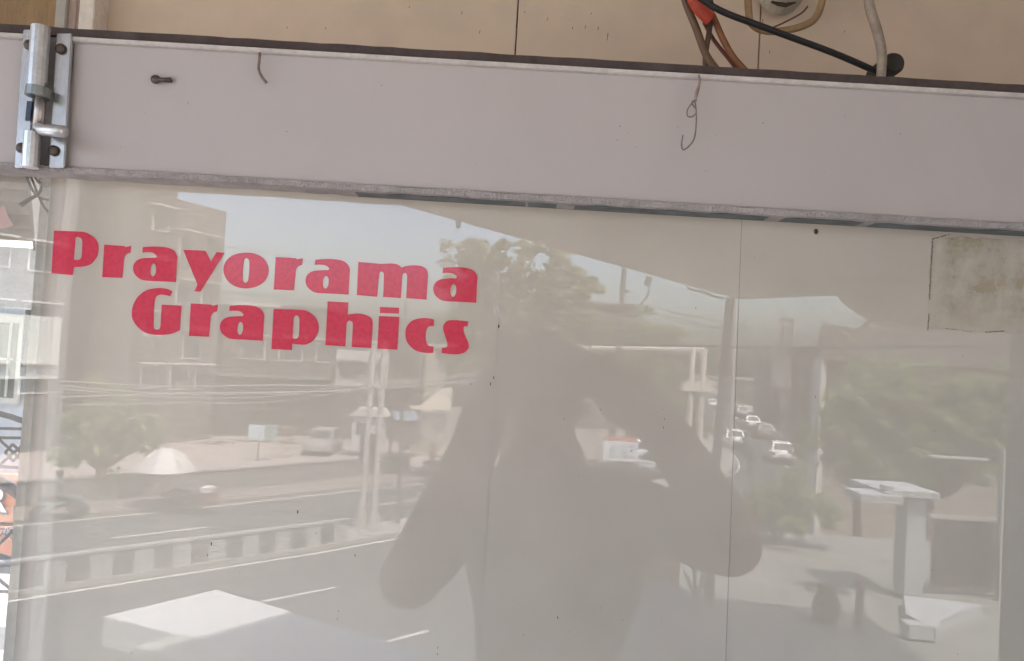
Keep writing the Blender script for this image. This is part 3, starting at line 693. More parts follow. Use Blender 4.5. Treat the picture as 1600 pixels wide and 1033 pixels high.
def ribbon(o0, o1, z, name, m, i0=0, i1=None, th=0):
    pl = NP[i0:i1]; A, B = offs(pl, o0), offs(pl, o1); mb = MB(); vs = []
    for a, b in zip(A, B): vs += [M((a.x, a.y, z)), M((b.x, b.y, z))]
    fs = [(2 * i, 2 * i + 1, 2 * i + 3, 2 * i + 2) for i in range(len(A) - 1)]
    if th:
        k = len(vs)
        vs += [v - Vector((0, 0, th)) for v in vs]
        for i in range(len(A) - 1):
            fs += [(2 * i, 2 * i + 2, 2 * i + 2 + k, 2 * i + k), (2 * i + 1, 2 * i + 3, 2 * i + 3 + k, 2 * i + 1 + k)]
        fs += [(0, 1, 1 + k, k), (k - 2, k - 1, 2 * k - 1, 2 * k - 2)]
    mb.add(vs, fs); return struct(mb, name, m)
def idx_near(x, y): return min(range(len(NP)), key=lambda i: (NP[i].x - x) ** 2 + (NP[i].y - y) ** 2)
road = ribbon(-7.9, 11.6, .004, 'road', asph)
ribbon(.25, .40, .008, 'edge_line', paint_m); ribbon(-1.75, -1.62, .008, 'edge_line', paint_m)
ribbon(-7.75, -7.6, .008, 'edge_line', paint_m); ribbon(11.2, 11.35, .008, 'edge_line', paint_m)
def dashes(o, name='lane_dash', per=6, ln=2):
    mb = MB()
    A = offs(NP, o - .07); B = offs(NP, o + .07)
    for i in range(4, len(NP) - 2, per):
        if i > 110: break
        j = min(i + ln, len(NP) - 1)
        mb.add([M((A[i].x, A[i].y, .009)), M((B[i].x, B[i].y, .009)), M((B[j].x, B[j].y, .009)), M((A[j].x, A[j].y, .009))], [(0, 1, 2, 3)])
    struct(mb, name, paint_m)
dashes(3.6); dashes(7.6); dashes(-4.6)
kerb_m = mat('kerb_concrete', (.27, .26, .235), .85, .2, 2)
ie = idx_near(-5.2, 25.4)
i_st = idx_near(-16, 14)
ribbon(-1.5, .1, .16, 'median_kerb', kerb_m, th=.16)
bar = thing('median_barrier', M((NP[i_st].x, NP[i_st].y, 0)), 'low concrete road divider painted in black and white blocks', 'road divider')
bk_m = mat('barrier_dark', (.075, .075, .075), .8, .25, 3); wh_m = mat('barrier_white', (.27, .27, .26), .8, .2, 3)
seg = resample([(NP[i].x, NP[i].y) for i in range(i_st, ie + 1)], .5)
for i in range(len(seg) - 1):
    a, b = seg[i], seg[i + 1]; t = (b - a).normalized(); nn = Vector((t.y, -t.x, 0))
    mb = MB(); q = [a - nn * .25, b - nn * .25, b + nn * .02, a + nn * .02]; q2 = [a - nn * .22, b - nn * .22, b - nn * .04, a - nn * .04]
    mb.hexa([M((v.x, v.y, .16)) for v in q], [M((v.x, v.y, .80)) for v in q2]); mb.build('block', bk_m if i % 2 else wh_m, bar)
a_, b_ = seg[0], seg[-1]
mb = MB(); vs = []; fs = []
for i, p in enumerate(seg):
    t = (seg[min(i + 1, len(seg) - 1)] - seg[max(i - 1, 0)]).normalized(); nn = Vector((t.y, -t.x, 0))
    for o, z in ((-.25, .80), (0, .80), (0, .86), (-.25, .86)): vs.append(M((p.x + nn.x * o, p.y + nn.y * o, z)))
for i in range(len(seg) - 1):
    for k in range(4): fs.append((i * 4 + k, i * 4 + (k + 1) % 4, i * 4 + 4 + (k + 1) % 4, i * 4 + 4 + k))
mb.add(vs, fs); mb.build('coping', wh_m, bar)
# far pavement and the low compound wall
iw0, iw1 = idx_near(-20, 11), idx_near(-1.6, 29.5)
ribbon(-10.4, -8.0, .12, 'far_pavement', dust_m, th=.12)
ribbon(11.6, 14.5, .12, 'near_pavement', kerb_m, th=.12)
cw = MB(); wl = [(-24, 22.5), (-19, 26.3), (-15.3, 29.8), (-12, 32.9), (-9.1, 36.4), (-5.1, 41.4)]
rw = thing('compound_wall', M((-12, 33, 0)), 'long low grey compound wall behind the umbrella', 'wall')
def wallrun(pl, h, th, name, m, parent, z0=0):
    mb = MB(); vs = []; fs = []
    P = [Vector((x, y, 0)) for x, y in pl]
    for i, p in enumerate(P):
        t = (P[min(i + 1, len(P) - 1)] - P[max(i - 1, 0)]).normalized(); nn = Vector((t.y, -t.x, 0))
        for o, z in ((-th / 2, z0), (th / 2, z0), (th / 2, z0 + h), (-th / 2, z0 + h)): vs.append(M((p.x + nn.x * o, p.y + nn.y * o, z)))
    for i in range(len(P) - 1):
        for k in range(4): fs.append((i * 4 + k, i * 4 + (k + 1) % 4, i * 4 + 4 + (k + 1) % 4, i * 4 + 4 + k))
    k = (len(P) - 1) * 4; fs += [(0, 1, 2, 3), (k + 3, k + 2, k + 1, k)]
    mb.add(vs, fs); return mb.build(name, m, parent)
wgrey = mat('wall_grey', (.17, .165, .15), .9, .2, 1)
wallrun(wl, .98, .22, 'wall', wgrey, rw); wallrun(wl, .07, .32, 'coping', kerb_m, rw, z0=.98)
mb = MB(); mb.prism([P2(-30, 26), P2(-15.6, 30.4), P2(-5.0, 42), P2(-2, 56), P2(-40, 54)], 0, .05); struct(mb, 'forecourt', mat('pale_forecourt', (.32, .275, .25), .9, .12, .5))

# ---- buildings
def facade_box(x, y, ln, dp, ang, z1, name, m, parent, z0=0):
    t = Vector((math.cos(R(ang)), math.sin(R(ang)))); nb_ = Vector((-t.y, t.x)); p = Vector((x, y))
    mb = MB(); mb.prism([P2(*p), P2(*(p + t * ln)), P2(*(p + t * ln + nb_ * dp)), P2(*(p + nb_ * dp))], z0, z1)
    return mb.build(name, m, parent)
def windows(x, y, ang, cols, rows, wd, ht, parent, fm, pm, proud=.06):
    t = Vector((math.cos(R(ang)), math.sin(R(ang)))); nf = Vector((t.y, -t.x)); p = Vector((x, y))
    for s_ in cols:
        for z in rows:
            def bx(s0, s1, z0, z1, o0, o1):
                mb = MB(); a, b = p + t * s0, p + t * s1
                mb.prism([P2(*(a + nf * o0)), P2(*(b + nf * o0)), P2(*(b + nf * o1)), P2(*(a + nf * o1))], z0, z1); return mb
            f = bx(s_ - wd / 2 - .1, s_ + wd / 2 + .1, z - .1, z + ht + .1, -.02, proud).build('window', fm, parent)
            bx(s_ - wd / 2, s_ + wd / 2, z, z + ht, proud + .003, proud + .02).build('pane', pm, f)
            bx(s_ - wd / 2 - .25, s_ + wd / 2 + .25, z + ht + .15, z + ht + .25, 0, .5).build('sunshade', fm, f)
bgrey = mat('grey_render', (.125, .12, .11), .85, .12, .5); bbrown = mat('brown_render', (.085, .073, .063), .85, .15, .5)
bpink = mat('pinkish_render', (.15, .125, .112), .85, .15, .5); bcream = mat('cream_render', (.36, .32, .26), .8, .08, .5)
bwhite = mat('white_render', (.48, .48, .45), .8, .08, .6); pane_d = mat('window_dark', (.06, .065, .065), .25)
frm = mat('window_frame_pale', (.50, .48, .44), .7)
# left group
A1 = thing('apartment_block', M((-22.5, 42, 0)), 'tall grey apartment block behind the first word, furthest left', 'building')
facade_box(-28.0, 33.5, 9.0, 12, 66, Vz(140, 290, 40), 'wall', bgrey, A1)
windows(-28.0, 33.5, 66, [2.2, 5.0, 7.6], [3.2, 6.4, 9.6], 1.5, 1.3, A1, frm, pane_d)
facade_box(-27.8, 33.3, 8.8, .5, 66, 7.2, 'balcony', mat('pale_green_render', (.55, .57, .52), .8), A1, z0=3.9)
A2 = thing('stair_tower', M((-21.8, 43, 0)), 'tallest brown building rising above the grey block', 'building')
facade_box(-22.65, 42.0, 4.7, 10, 66, 19.5, 'wall', bbrown, A2)
facade_box(-22.55 + .3, 41.9 + .7, 1.4, .4, 66, 15.8, 'bay', bgrey, A2, z0=3.0)
windows(-22.65, 42.0, 66, [3.6], [3.5, 6.6, 9.7, 12.8], 1.0, 1.2, A2, frm, pane_d)
A3 = thing('flat_roofed_block', M((-19, 47.5, 0)), 'flat roofed brown block whose edge meets the sky inside the first word', 'building')
facade_box(-20.75, 46.4, 4.0, 10, 66, Vz(320, 323, 48.5), 'wall', bpink, A3)
facade_box(-20.8, 46.2, 4.1, .4, 66, 11.2, 'string_course', bgrey, A3, z0=10.9)
facade_box(-20.8, 46.2, 4.1, .4, 66, 7.9, 'string_course', bgrey, A3, z0=7.6)
windows(-20.75, 46.4, 66, [.9, 2.9], [3.4, 8.6, 11.6], .9, 1.3, A3, frm, pane_d)
windows(-20.75, 46.4, 66, [1.9], [5.3], 1.3, 1.5, A3, bwhite, pane_d)
A4 = thing('low_brown_building', M((-14, 56, 0)), 'low brown building with a shop row below the word Graphics', 'building')
facade_box(-19.5, 52, 14.5, 8, 30, Vz(450, 485, 56), 'wall', bbrown, A4)
windows(-19.5, 52, 30, [2.0, 4.6, 7.2, 9.8], [5.4], 1.5, 1.4, A4, frm, pane_d)
windows(-19.5, 52, 30, [2.0, 4.4, 6.8, 9.2, 11.6], [.4], 1.9, 2.4, A4, mat('shutter_dark', (.10, .10, .09), .7), pane_d)
facade_box(-19.6, 51.3, 14.4, 1.6, 30, 4.3, 'canopy', mat('canopy_green', (.13, .15, .12), .8), A4, z0=4.1)
A5 = thing('small_white_building', M((Vx(555, 58), 58, 0)), 'small white building with one window behind the twin poles', 'building')
facade_box(Vx(529, 54), 54, 3.6, 4, 8, Vz(560, 548, 54), 'wall', bwhite, A5, z0=Vz(560, 603, 54))
facade_box(Vx(529, 54) + .01, 54.05, 3.55, 3.9, 8, Vz(560, 603, 54) - .003, 'ground_floor', bbrown, A5)
windows(Vx(529, 54), 54, 8, [.95], [Vz(545, 588, 54)], 1.0, .9, A5, bgrey, pane_d)
facade_box(Vx(529, 54), 53.6, 3.6, .3, 8, Vz(560, 566, 54), 'parapet', bbrown, A5, z0=Vz(560, 575, 54))
A6 = thing('cream_tower', M((Vx(630, 60), 60, 0)), 'cream building with vertical ribs right of the twin poles', 'building')
facade_box(Vx(597, 60), 60, 4.3, 6, 12, Vz(640, 545, 60), 'wall', bcream, A6)
for i in range(5): facade_box(Vx(602, 59.9) + i * .78, 59.7 + i * .17, .16, .3, 12, Vz(640, 552, 60), 'rib', bpink, A6, z0=1)
A7 = thing('cream_gatehouse', M((Vx(675, 50), 50, 0)), 'cream gatehouse with a sloping roof next to the barred gate', 'building')
facade_box(Vx(650, 50), 50, 2.4, 3, 10, Vz(670, 640, 50), 'wall', bcream, A7)
q = [Mp(648, 640, 49.8), Mp(704, 642, 49.8), Mp(704, 608, 51.5), Mp(690, 608, 51.5)]
mb = MB(); mb.hexa(q, [v + Vector((0, -1.8, 0)) for v in q]); mb.build('roof', bcream, A7)
# gate with white bars
gt = thing('barred_gate', M((Vx(680, 48), 48, 0)), 'white barred metal gate at the forecourt entrance', 'gate')
mbox(662, 642, 701, 645, 48, .06).build('rail', bwhite, gt); mbox(662, 682, 701, 685, 48, .06).build('rail', bwhite, gt)
for i in range(11): mbox(663 + i * 3.6, 645, 664.4 + i * 3.6, 683, 48, .05).build('bar', bwhite, gt)
mbox(655, 640, 661, 690, 48, .3).build('gate_pillar', bcream, gt); mbox(702, 640, 708, 690, 48, .3).build('gate_pillar', bcream, gt)
# kiosk / white cabin and jeep-like vehicle
kb = thing('white_cabin', M((Vx(572, 46), 46, 0)), 'small white roadside cabin behind the twin poles', 'cabin')
mbox(548, 648, 600, 696, 46, 1.5).build('wall', bwhite, kb)
P = [Mp(544, 650, 45.8), Mp(604, 652, 45.8), Mp(596, 640, 45.8), Mp(560, 638, 45.8)]
mb = MB(); mb.hexa(P, [v + Vector((0, -1.8, 0)) for v in P]); mb.build('roof', bwhite, kb)
mbox(556, 662, 570, 676, 45.95, .1).build('window', pane_d, kb)
sh = thing('roadside_shop', M((Vx(632, 47), 47, 0)), 'small shop with a blue signboard between the cabin and the gate', 'shop')
mbox(612, 650, 655, 692, 47, 1.2).build('wall', mat('shop_dark', (.12, .11, .11), .8), sh)
mbox(612, 643, 652, 657, 46.8, .15).build('signboard', mat('blue_sign', (.30, .38, .48), .6), sh)
mbox(618, 663, 645, 668, 46.9, .1).build('shelf', bpink, sh)
bb = thing('blue_hoarding', M((Vx(410, 42), 42, 0)), 'pale blue hoarding on a thin pole in the forecourt', 'hoarding')
mbox(387, 664, 414, 688, 42, .1).build('panel', mat('hoarding_blue', (.42, .52, .55), .6), bb)
mbox(414, 664, 434, 689, 42.1, .1).build('side_panel', mat('hoarding_green', (.22, .30, .27), .6), bb)
mbox(401.5, 689, 403.5, 745, 42, .06).build('pole', iron_m, bb)
fe = thing('picket_fence', M((Vx(450, 44), 44, 0)), 'brown picket fence beside the pale blue hoarding', 'fence')
for i in range(8): mbox(438 + i * 3.4, 660, 440 + i * 3.4, 703, 44, .05).build('picket', mat('picket_brown', (.26, .17, .11), .8), fe)
mbox(437, 668, 465, 670, 43.9, .04).build('rail', MATS['picket_brown'], fe)

# umbrella stall
um = thing('vendor_umbrella', M((Vx(276, 29), 29, 0)), 'big white umbrella shading a roadside stall', 'umbrella')
uc = M((Vx(276, 29), 29, 0)); uz1 = Vz(276, 701, 29); uz0 = Vz(276, 735, 29)
um_w = mat('umbrella_white', (.56, .55, .52), .7, .08, 4); um_g = mat('umbrella_panel_grey', (.44, .42, .39), .7)
NPn = 8; RU = 1.12
for k in range(NPn):
    mb = MB(); vs = []; fs = []
    a0, a1 = 2 * math.pi * k / NPn, 2 * math.pi * (k + 1) / NPn
    for i in range(6):
        f = i / 5; r_ = RU * f; z = uz0 + (uz1 - uz0) * (1 - f ** 2.2)
        for a in (a0, (a0 + a1) / 2, a1):
            rr_ = r_ * (.97 if a == (a0 + a1) / 2 else 1)
            vs.append(Vector((uc.x + rr_ * math.cos(a), uc.y + rr_ * math.sin(a), z)))
    for i in range(5):
        for j in range(2): fs.append((i * 3 + j, i * 3 + j + 1, i * 3 + 4 + j, i * 3 + 3 + j))
    mb.add(vs, fs); o = mb.build('panel', um_w if k % 2 else um_g, um)
    md = o.modifiers.new('s', 'SOLIDIFY'); md.thickness = .012
mb = MB(); mb.tube([uc, Vector((uc.x, uc.y, uz1 + .08))], .04, 8); mb.build('pole', iron_m, um)
st = thing('vendor_cart', M((Vx(290, 28.6), 28.6, 0)), 'dark vendor cart loaded with goods under the white umbrella', 'cart')
mbox(250, 772, 312, 796, 28.6, .9).build('body', mat('cart_dark', (.07, .065, .06), .8, .4, 3), st, bevel=.03)
mbox(308, 766, 334, 790, 28.4, .7).build('load', mat('red_goods', (.26, .13, .11), .7, .4, 4), st, bevel=.05)
mbox(312, 762, 330, 772, 28.3, .5).build('cover', um_w, st, bevel=.03)
for px in (262, 300):
    mb = MB(); p = Mp(px, 797, 28.4); mb.tube([p, p + Vector((0, .08, 0))], .2, 14); mb.build('wheel', iron_m, st)
# twin-pole pylon on the median
py_ = thing('twin_pole_pylon', M((Vx(573, 27.5), 27.5, 0)), 'pair of tall grey steel poles standing on the median', 'pylon')
pole_m = mat('pole_grey', (.42, .40, .36), .6, .1, 2); pole_d = mat('pole_dark', (.11, .10, .09), .7, .1, 2)
for (x0, y0, x1, y1) in ((563, 836, 584, 540), (582, 836, 601, 535)):
    mb = MB(); a, b = Mp(x0, y0, 27.4), Mp(x1, y1, 27.4); a.z = 0.1; mb.tube([a, b], .115, 10); mb.build('pole', pole_m, py_)
    mb = MB(); mb.tube([a, a + Vector((0, 0, .35)), a + Vector((0, 0, .7))], [.38, .26, .13], 10); mb.build('footing', kerb_m, py_)
mbox(566, 600, 604, 606, 27.5, .12).build('crossbar', pole_m, py_)
mbox(574, 560, 606, 566, 27.5, .12).build('crossbar', pole_m, py_)
mbox(560, 678, 594, 722, 27.5, .12).build('control_box', pole_d, py_)
mb = MB(); a, b = Mp(622, 824, 28.5), Mp(634, 470, 28.5); a.z = 0; mb.tube([a, b], [.07, .05], 8); tag(mb.build('steel_pole', pole_d), 'thin dark steel pole just right of the twin poles', 'pole')
mb = MB(); a, b = Mp(610, 697, 40), Mp(616, 585, 40); a.z = 0; mb.tube([a, b], [.09, .06], 8); tag(mb.build('utility_pole', pole_d), 'short utility pole in front of the white cabin', 'pole')
# gantry over the road
gn = thing('road_gantry', M((Vx(1092, 40), 40, 0)), 'pale tubular gantry spanning the road behind the head', 'gantry')
g0, g1 = Mp(640, 541, 66), Mp(1098, 549, 38)
mb = MB(); mb.tube([g0, g1], .20, 10); mb.build('beam', mat('gantry_pale', (.62, .56, .48), .6, .1, 2), gn)
for dx in (0, -.55):
    mb = MB(); q1 = g1 + Vector((dx + .05, 0, .1)); mb.tube([Vector((q1.x - .02, q1.y, 0)), q1], .17, 10); mb.build('post', MATS['gantry_pale'], gn)
mb = MB(); mb.tube([Vector((g0.x, g0.y, 0)), g0], .17, 10); mb.build('post', MATS['gantry_pale'], gn)
mb = MB(); mb.box(g1 + Vector((-.25, 0, -1.75)), (1.5, .5, .5)); mb.build('collar', MATS['gantry_pale'], gn)
# lamp / utility pole with two arms in front of the tree
lp = thing('street_light_pole', M((Vx(968, 36), 36, 0)), 'lattice pole with a slanting lamp arm right of the big tree', 'street light')
b = Mp(975, 422, 36)
mb = MB(); mb.tube([Vector((b.x - .2, b.y, 0)), b], [.2, .11], 8); mb.build('pole', pole_d, lp)
mb = MB(); mb.box(Mp(975, 455, 36), (.5, .12, .12)); mb.box(Mp(975, 424, 36), (.22, .16, .25)); mb.build('bracket', pole_d, lp)
mb = MB(); mb.tube([Mp(982, 492, 36), Mp(992, 489, 36), Mp(1014, 458, 36)], .05, 8); mb.build('arm', pole_d, lp)
mb = MB(); mb.tube([Mp(965, 495, 36), Mp(950, 484, 36), Mp(940, 474, 36)], .045, 8); mb.build('arm', pole_d, lp)
mb = MB(); mb.box(Mp(1013, 439, 36), (.32, .2, .42), rot=Matrix.Rotation(.25, 3, 'Y')); mb.build('lamp_head', pole_d, lp, bevel=.04)
mb = MB(); mb.tube([Mp(1014, 458, 36), Mp(1012, 446, 36)], .03, 6); mb.build('lamp_stem', pole_d, lp)
# thin far pole
mb = MB(); a, b = Mp(1143, 650, 60), Mp(1150, 470, 60); a.z = 0; mb.tube([a, b], [.16, .12], 8); tag(mb.build('distant_pole', pole_m), 'faint distant pole right of the landing column', 'pole')
mb = MB(); a, b = Mp(1262, 700, 45), Mp(1268, 580, 45); a.z = 0; mb.tube([a, b], [.12, .09], 8); tag(mb.build('roadside_pole', pole_d), 'dark pole right of the white car', 'pole')
mb = MB(); a, b = Mp(1229, 660, 60), Mp(1232, 590, 60); a.z = 0; mb.tube([a, b], [.12, .09], 8); tag(mb.build('roadside_pole', pole_d), 'dark pole left of the white car roof', 'pole')

# overhead wires
wm = mat('overhead_wire', (.05, .05, .05), .6); wl_m = mat('aluminium_wire', (.26, .25, .23), .6)
def wire(pts, d0, d1, r, m, label):
    n_ = len(pts); P = [Mp(x, y, d0 + (d1 - d0) * i / (n_ - 1)) for i, (x, y) in enumerate(pts)]
    cable('overhead_wire', P, r, m, label, 'wire', 'overhead wires along the street', n=5)
wire([(1000, 486), (1060, 498), (1140, 517), (1220, 536), (1300, 548)], 35, 42, .022, wm, 'thin wire sagging right from the lamp pole')
wire([(1010, 535), (1080, 540), (1220, 543), (1400, 542), (1620, 541)], 22, 16, .026, wm, 'dark level wire crossing in front of the right hand building')
wire([(1040, 486), (1140, 505), (1300, 530), (1420, 545)], 30, 40, .018, wm, 'fainter wire above the sagging one beside the column')
wire([(1050, 556), (1080, 575), (1130, 600), (1165, 616)], 30, 60, .05, wm, 'thick cable dropping away from the gantry post')
wire([(1045, 572), (1090, 594), (1130, 610)], 30, 55, .04, wm, 'lower thick cable dropping away below the gantry')
wire([(700, 505), (780, 512), (860, 522), (960, 530), (1060, 536)], 24, 24, .020, wm, 'thin wire crossing the crown of the big tree')
wire([(348, 385), (420, 396), (560, 425), (700, 446)], 30, 34, .014, wm, 'topmost wire across the sky between the words')
wire([(90, 432), (230, 446), (400, 462), (560, 480), (690, 490)], 26, 30, .014, wm, 'long wire running behind both words')
wire([(350, 455), (450, 462), (560, 468), (680, 476)], 30, 34, .012, wm, 'wire between the two words against the sky')
wire([(1195, 455), (1235, 500), (1280, 545)], 20, 40, .012, wm, 'left one of two faint wires falling beside the lattice tower')
wire([(1245, 455), (1290, 508), (1310, 530)], 20, 40, .012, wm, 'right one of two faint wires falling beside the lattice tower')
k_ = 0
for (y0, y1, y2, y3) in ((603, 613, 606, 583), (596, 601, 602, 580), (621, 612, 609, 592), (634, 627, 607, 597), (608, 618, 597, 587)):
    k_ += 1
    wire([(95, y0), (270, y1 + 3), (430, y1 + 1), (580, y2), (760, y3)], 16, 22, .018 if k_ < 4 else .013, wl_m, ['third', 'topmost', 'fourth', 'lowest', 'second'][k_ - 1] + ' strand from the top in the pale bundle below the words' if k_ != 4 else 'lowest strand in the pale bundle of wires below the words')

# right hand building with a dark fascia
RB = thing('long_low_building', M((10, 27, 0)), 'long building with a broad dark fascia at the upper right', 'building')
x0_, x1_ = Vx(1282, 25), Vx(1720, 25)
tz, bz_ = Vz(1290, 509, 25), Vz(1290, 562, 25)
mb = MB(); far = Vector((5.5, 14))
mb.prism([P2(x0_, 25), P2(x1_, 22.5), P2(x1_ + 6, 40), P2(x0_ + 5.5, 39)], bz_, tz); mb.build('fascia', mat('fascia_brown', (.16, .135, .115), .7), RB)
mb = MB(); mb.prism([P2(x0_ + .5, 25.6), P2(x1_, 23.2), P2(x1_ + 6, 40), P2(x0_ + 5.5, 38)], 0, bz_ - .003); mb.build('wall', bcream, RB)
mb = MB(); mb.prism([P2(x0_ - .12, 25.2), P2(x0_ + .06, 24.95), P2(x0_ + .3, 25.1), P2(x0_ + .15, 25.5)], 0, bz_ - .006); mb.build('pier', bwhite, RB)
for i in range(5):
    windows(x0_ + .5, 25.48, -14, [1.2 + i * 1.5], [3.6], .9, 1.6, RB, frm, pane_d)
mb = MB(); mb.prism([P2(x0_ + 2.5, 27), P2(x0_ + 6, 26.6), P2(x0_ + 7, 31), P2(x0_ + 4, 31)], tz, tz + .45); mb.build('roof_shed', bcream, RB)
RC = thing('pink_terrace_building', M((Vx(1262, 42), 42, 0)), 'pinkish four storey building left of the dark fascia', 'building')
facade_box(Vx(1240, 64), 64, 22, 6, -68, Vz(1262, 535, 50), 'wall', bpink, RC)
windows(Vx(1240, 64), 64, -68, [2, 5, 8, 11, 14, 17], [2.5, 5.2], 1.4, 1.3, RC, frm, pane_d, proud=.1)
# distance
BD = thing('dark_tall_block', M((Vx(1219, 110), 110, 0)), 'dark block with a blue panel under the lattice tower', 'building')
mbox(1203, 563, 1236, 660, 110, 8).build('wall', mat('far_dark', (.17, .16, .155), .8), BD)
mbox(1201, 604, 1228, 620, 108, .4).build('signboard', mat('far_blue_sign', (.32, .45, .50), .6), BD)
TW = thing('lattice_tower', Mp(1226, 563, 112), 'telecom lattice tower standing on the dark block', 'telecom tower')
tb = ORI[TW.name]; hT = Vz(1226, 497, 112) - tb.z
for sx in (-.7, .7):
    for sy in (-.7, .7):
        mb = MB(); mb.tube([tb + Vector((sx, sy, 0)), tb + Vector((sx, sy, hT))], .065, 5); mb.build('leg', pole_d, TW)
for i in range(7):
    mb = MB(); z_ = hT * (i + .5) / 7; h2 = hT / 7
    for (a, b) in (((-.7, -.7), (.7, -.7)), ((-.7, .7), (.7, .7)), ((-.7, -.7), (-.7, .7)), ((.7, -.7), (.7, .7))):
        mb.tube([tb + Vector((*a, z_ - h2 / 2)), tb + Vector((*b, z_ + h2 / 2))], .03, 4); mb.tube([tb + Vector((*b, z_ - h2 / 2)), tb + Vector((*a, z_ + h2 / 2))], .03, 4)
    mb.build('bracing', pole_d, TW)
for i, (dx, dz) in enumerate(((-1.1, .8), (1.1, .75), (1.0, .35), (-1.0, .5))):
    mb = MB(); mb.box(tb + Vector((dx, 0, hT * dz)), (.45, .35, 1.3)); mb.build('antenna', pole_m, TW)
fb = [(1150, 597, 1205, 150, 'far grey block beyond the road end, left of the dark block', bgrey),
      (1000, 575, 1075, 120, 'far pale block hidden low behind the gantry', bcream),
      (1080, 625, 1150, 170, 'far low brown block behind the gantry post', bbrown),
      (1225, 610, 1262, 90, 'low pinkish shop block beside the road under the tower', bpink),
      (905, 478, 990, 75, 'pinkish block behind the lamp pole and the tree', bpink),
      (830, 500, 905, 90, 'cream block peeping through the big tree', bcream),
      (700, 540, 800, 95, 'far brown block between the gatehouse and the tree', bbrown),
      (366, 478, 424, 72, 'set back pale block with rooftop poles behind the second word', mat('pale_block', (.55, .52, .46), .8)),
      (424, 482, 500, 74, 'second set back block with a water tank behind the second word', bgrey),
      (1060, 560, 1083, 95, 'narrow block left of the gantry post', bbrown)]
for (a, yt, b, dd, lab, mm) in fb:
    t = thing('distant_building', M((Vx((a + b) / 2, dd), dd, 0)), lab, 'building', 'distant buildings along the street')
    zt_ = Vz((a + b) / 2, yt, dd)
    mb = MB(); mb.box(M((Vx((a + b) / 2, dd), dd + 4, zt_ / 2)), ((b - a) / FPX * dd, 8, zt_)); mb.build('wall', mm, t)
    mb = MB(); mb.box(M((Vx((a + b) / 2, dd) , dd + 4, zt_ + .15)), ((b - a) / FPX * dd + .4, 8.4, .3)); mb.build('parapet', mm, t)
    nc = max(2, int((b - a) / FPX * dd / 2.4)); sp = (b - a) / FPX * dd / nc
    for r_ in range(int(zt_ // 3.1)):
        for c_i in range(nc):
            mb = MB(); mb.box(M((Vx(a, dd) + sp * (c_i + .5), dd - .03, 1.9 + 3.0 * r_)), (1.1, .1, 1.2)); mb.build('window', pane_d, t)

# ---- trees
def tree(x, y, blobs, trunk_r, label, seed, dens=1.0, leaf=.16, cols=((.060, .085, .028),), name='tree', z0=0, ltrunk=None):
    "blobs: list of (px,py,dist,radius_m,flatten) as seen; trunk from (x,y)"
    rg = np.random.default_rng(seed)
    t = thing(name, M((x, y, z0)), label, 'tree' if name == 'tree' else 'shrub')
    cents = [(Mp(px, py, dd), r_, fl_) for px, py, dd, r_, fl_ in blobs]
    base = M((x, y, z0)); mc = sum((c_[0] for c_ in cents), Vector()) / len(cents)
    top = Vector((base.x * .6 + mc.x * .4, base.y * .6 + mc.y * .4, max(z0 + .3, min(c_[0].z - c_[1] * .5 for c_ in cents))))
    mb = MB(); mb.tube([base, base.lerp(top, .5) + Vector((.1, 0, 0)), top], [trunk_r, trunk_r * .8, trunk_r * .65], 9); tk = mb.build('trunk', mat('bark', (.14, .11, .085), .9, .3, 5), t, smooth=True)
    for c_, r_, fl_ in cents:
        mb = MB()
        for k in range(3 if name == 'tree' else 1):
            e_ = c_ + Vector(rg.normal(0, .35, 3)) * r_
            mb.tube([top - Vector((0, 0, .1)), top.lerp(e_, .5) + Vector(rg.normal(0, .12, 3)) * r_, e_], [trunk_r * .45, trunk_r * .3, trunk_r * .08], 6)
        mb.build('limb', MATS['bark'], t, smooth=True)
    V = []
    for c_, r_, fl_ in cents:
        ncl = int(20 * dens * max(1, r_))
        for _ in range(ncl):
            dv = rg.normal(0, 1, 3); dv /= np.linalg.norm(dv)
            cc_ = np.array(c_) + dv * r_ * (rg.random() ** .45) * np.array([1, 1, fl_]) * rg.uniform(.75, 1.08)
            cr_ = r_ * rg.uniform(.16, .34)
            nl = int(46 * dens)
            pd = rg.normal(0, 1, (nl, 3)); pd /= np.linalg.norm(pd, axis=1)[:, None]
            pos = cc_ + pd * cr_ * (rg.random((nl, 1)) ** .5) * np.array([1, 1, .7])
            a = rg.normal(0, 1, (nl, 3)); a /= np.linalg.norm(a, axis=1)[:, None]
            b = np.cross(a, rg.normal(0, 1, (nl, 3))); b /= np.linalg.norm(b, axis=1)[:, None]
            s_ = leaf * rg.uniform(.6, 1.3, (nl, 1))
            V.append(np.stack([pos - a * s_, pos + b * s_ * .5, pos + a * s_, pos - b * s_ * .5], 1))
    V = np.concatenate(V).reshape(-1, 3) - np.array(base)
    nF = len(V) // 4
    me = bpy.data.meshes.new('crown'); me.vertices.add(len(V)); me.vertices.foreach_set('co', V.astype(np.float32).ravel())
    me.loops.add(nF * 4); me.loops.foreach_set('vertex_index', np.arange(nF * 4, dtype=np.int32))
    me.polygons.add(nF); me.polygons.foreach_set('loop_start', np.arange(0, nF * 4, 4, dtype=np.int32)); me.polygons.foreach_set('loop_total', np.full(nF, 4, dtype=np.int32))
    for k, cl in enumerate(cols):
        me.materials.append(leafmat('leaf_%d_%d' % (seed, k), cl))
    if len(cols) > 1: me.polygons.foreach_set('material_index', rg.integers(0, len(cols), nF).astype(np.int32))
    me.update()
    o = bpy.data.objects.new('crown', me); COL.objects.link(o); o.parent = t
    return t
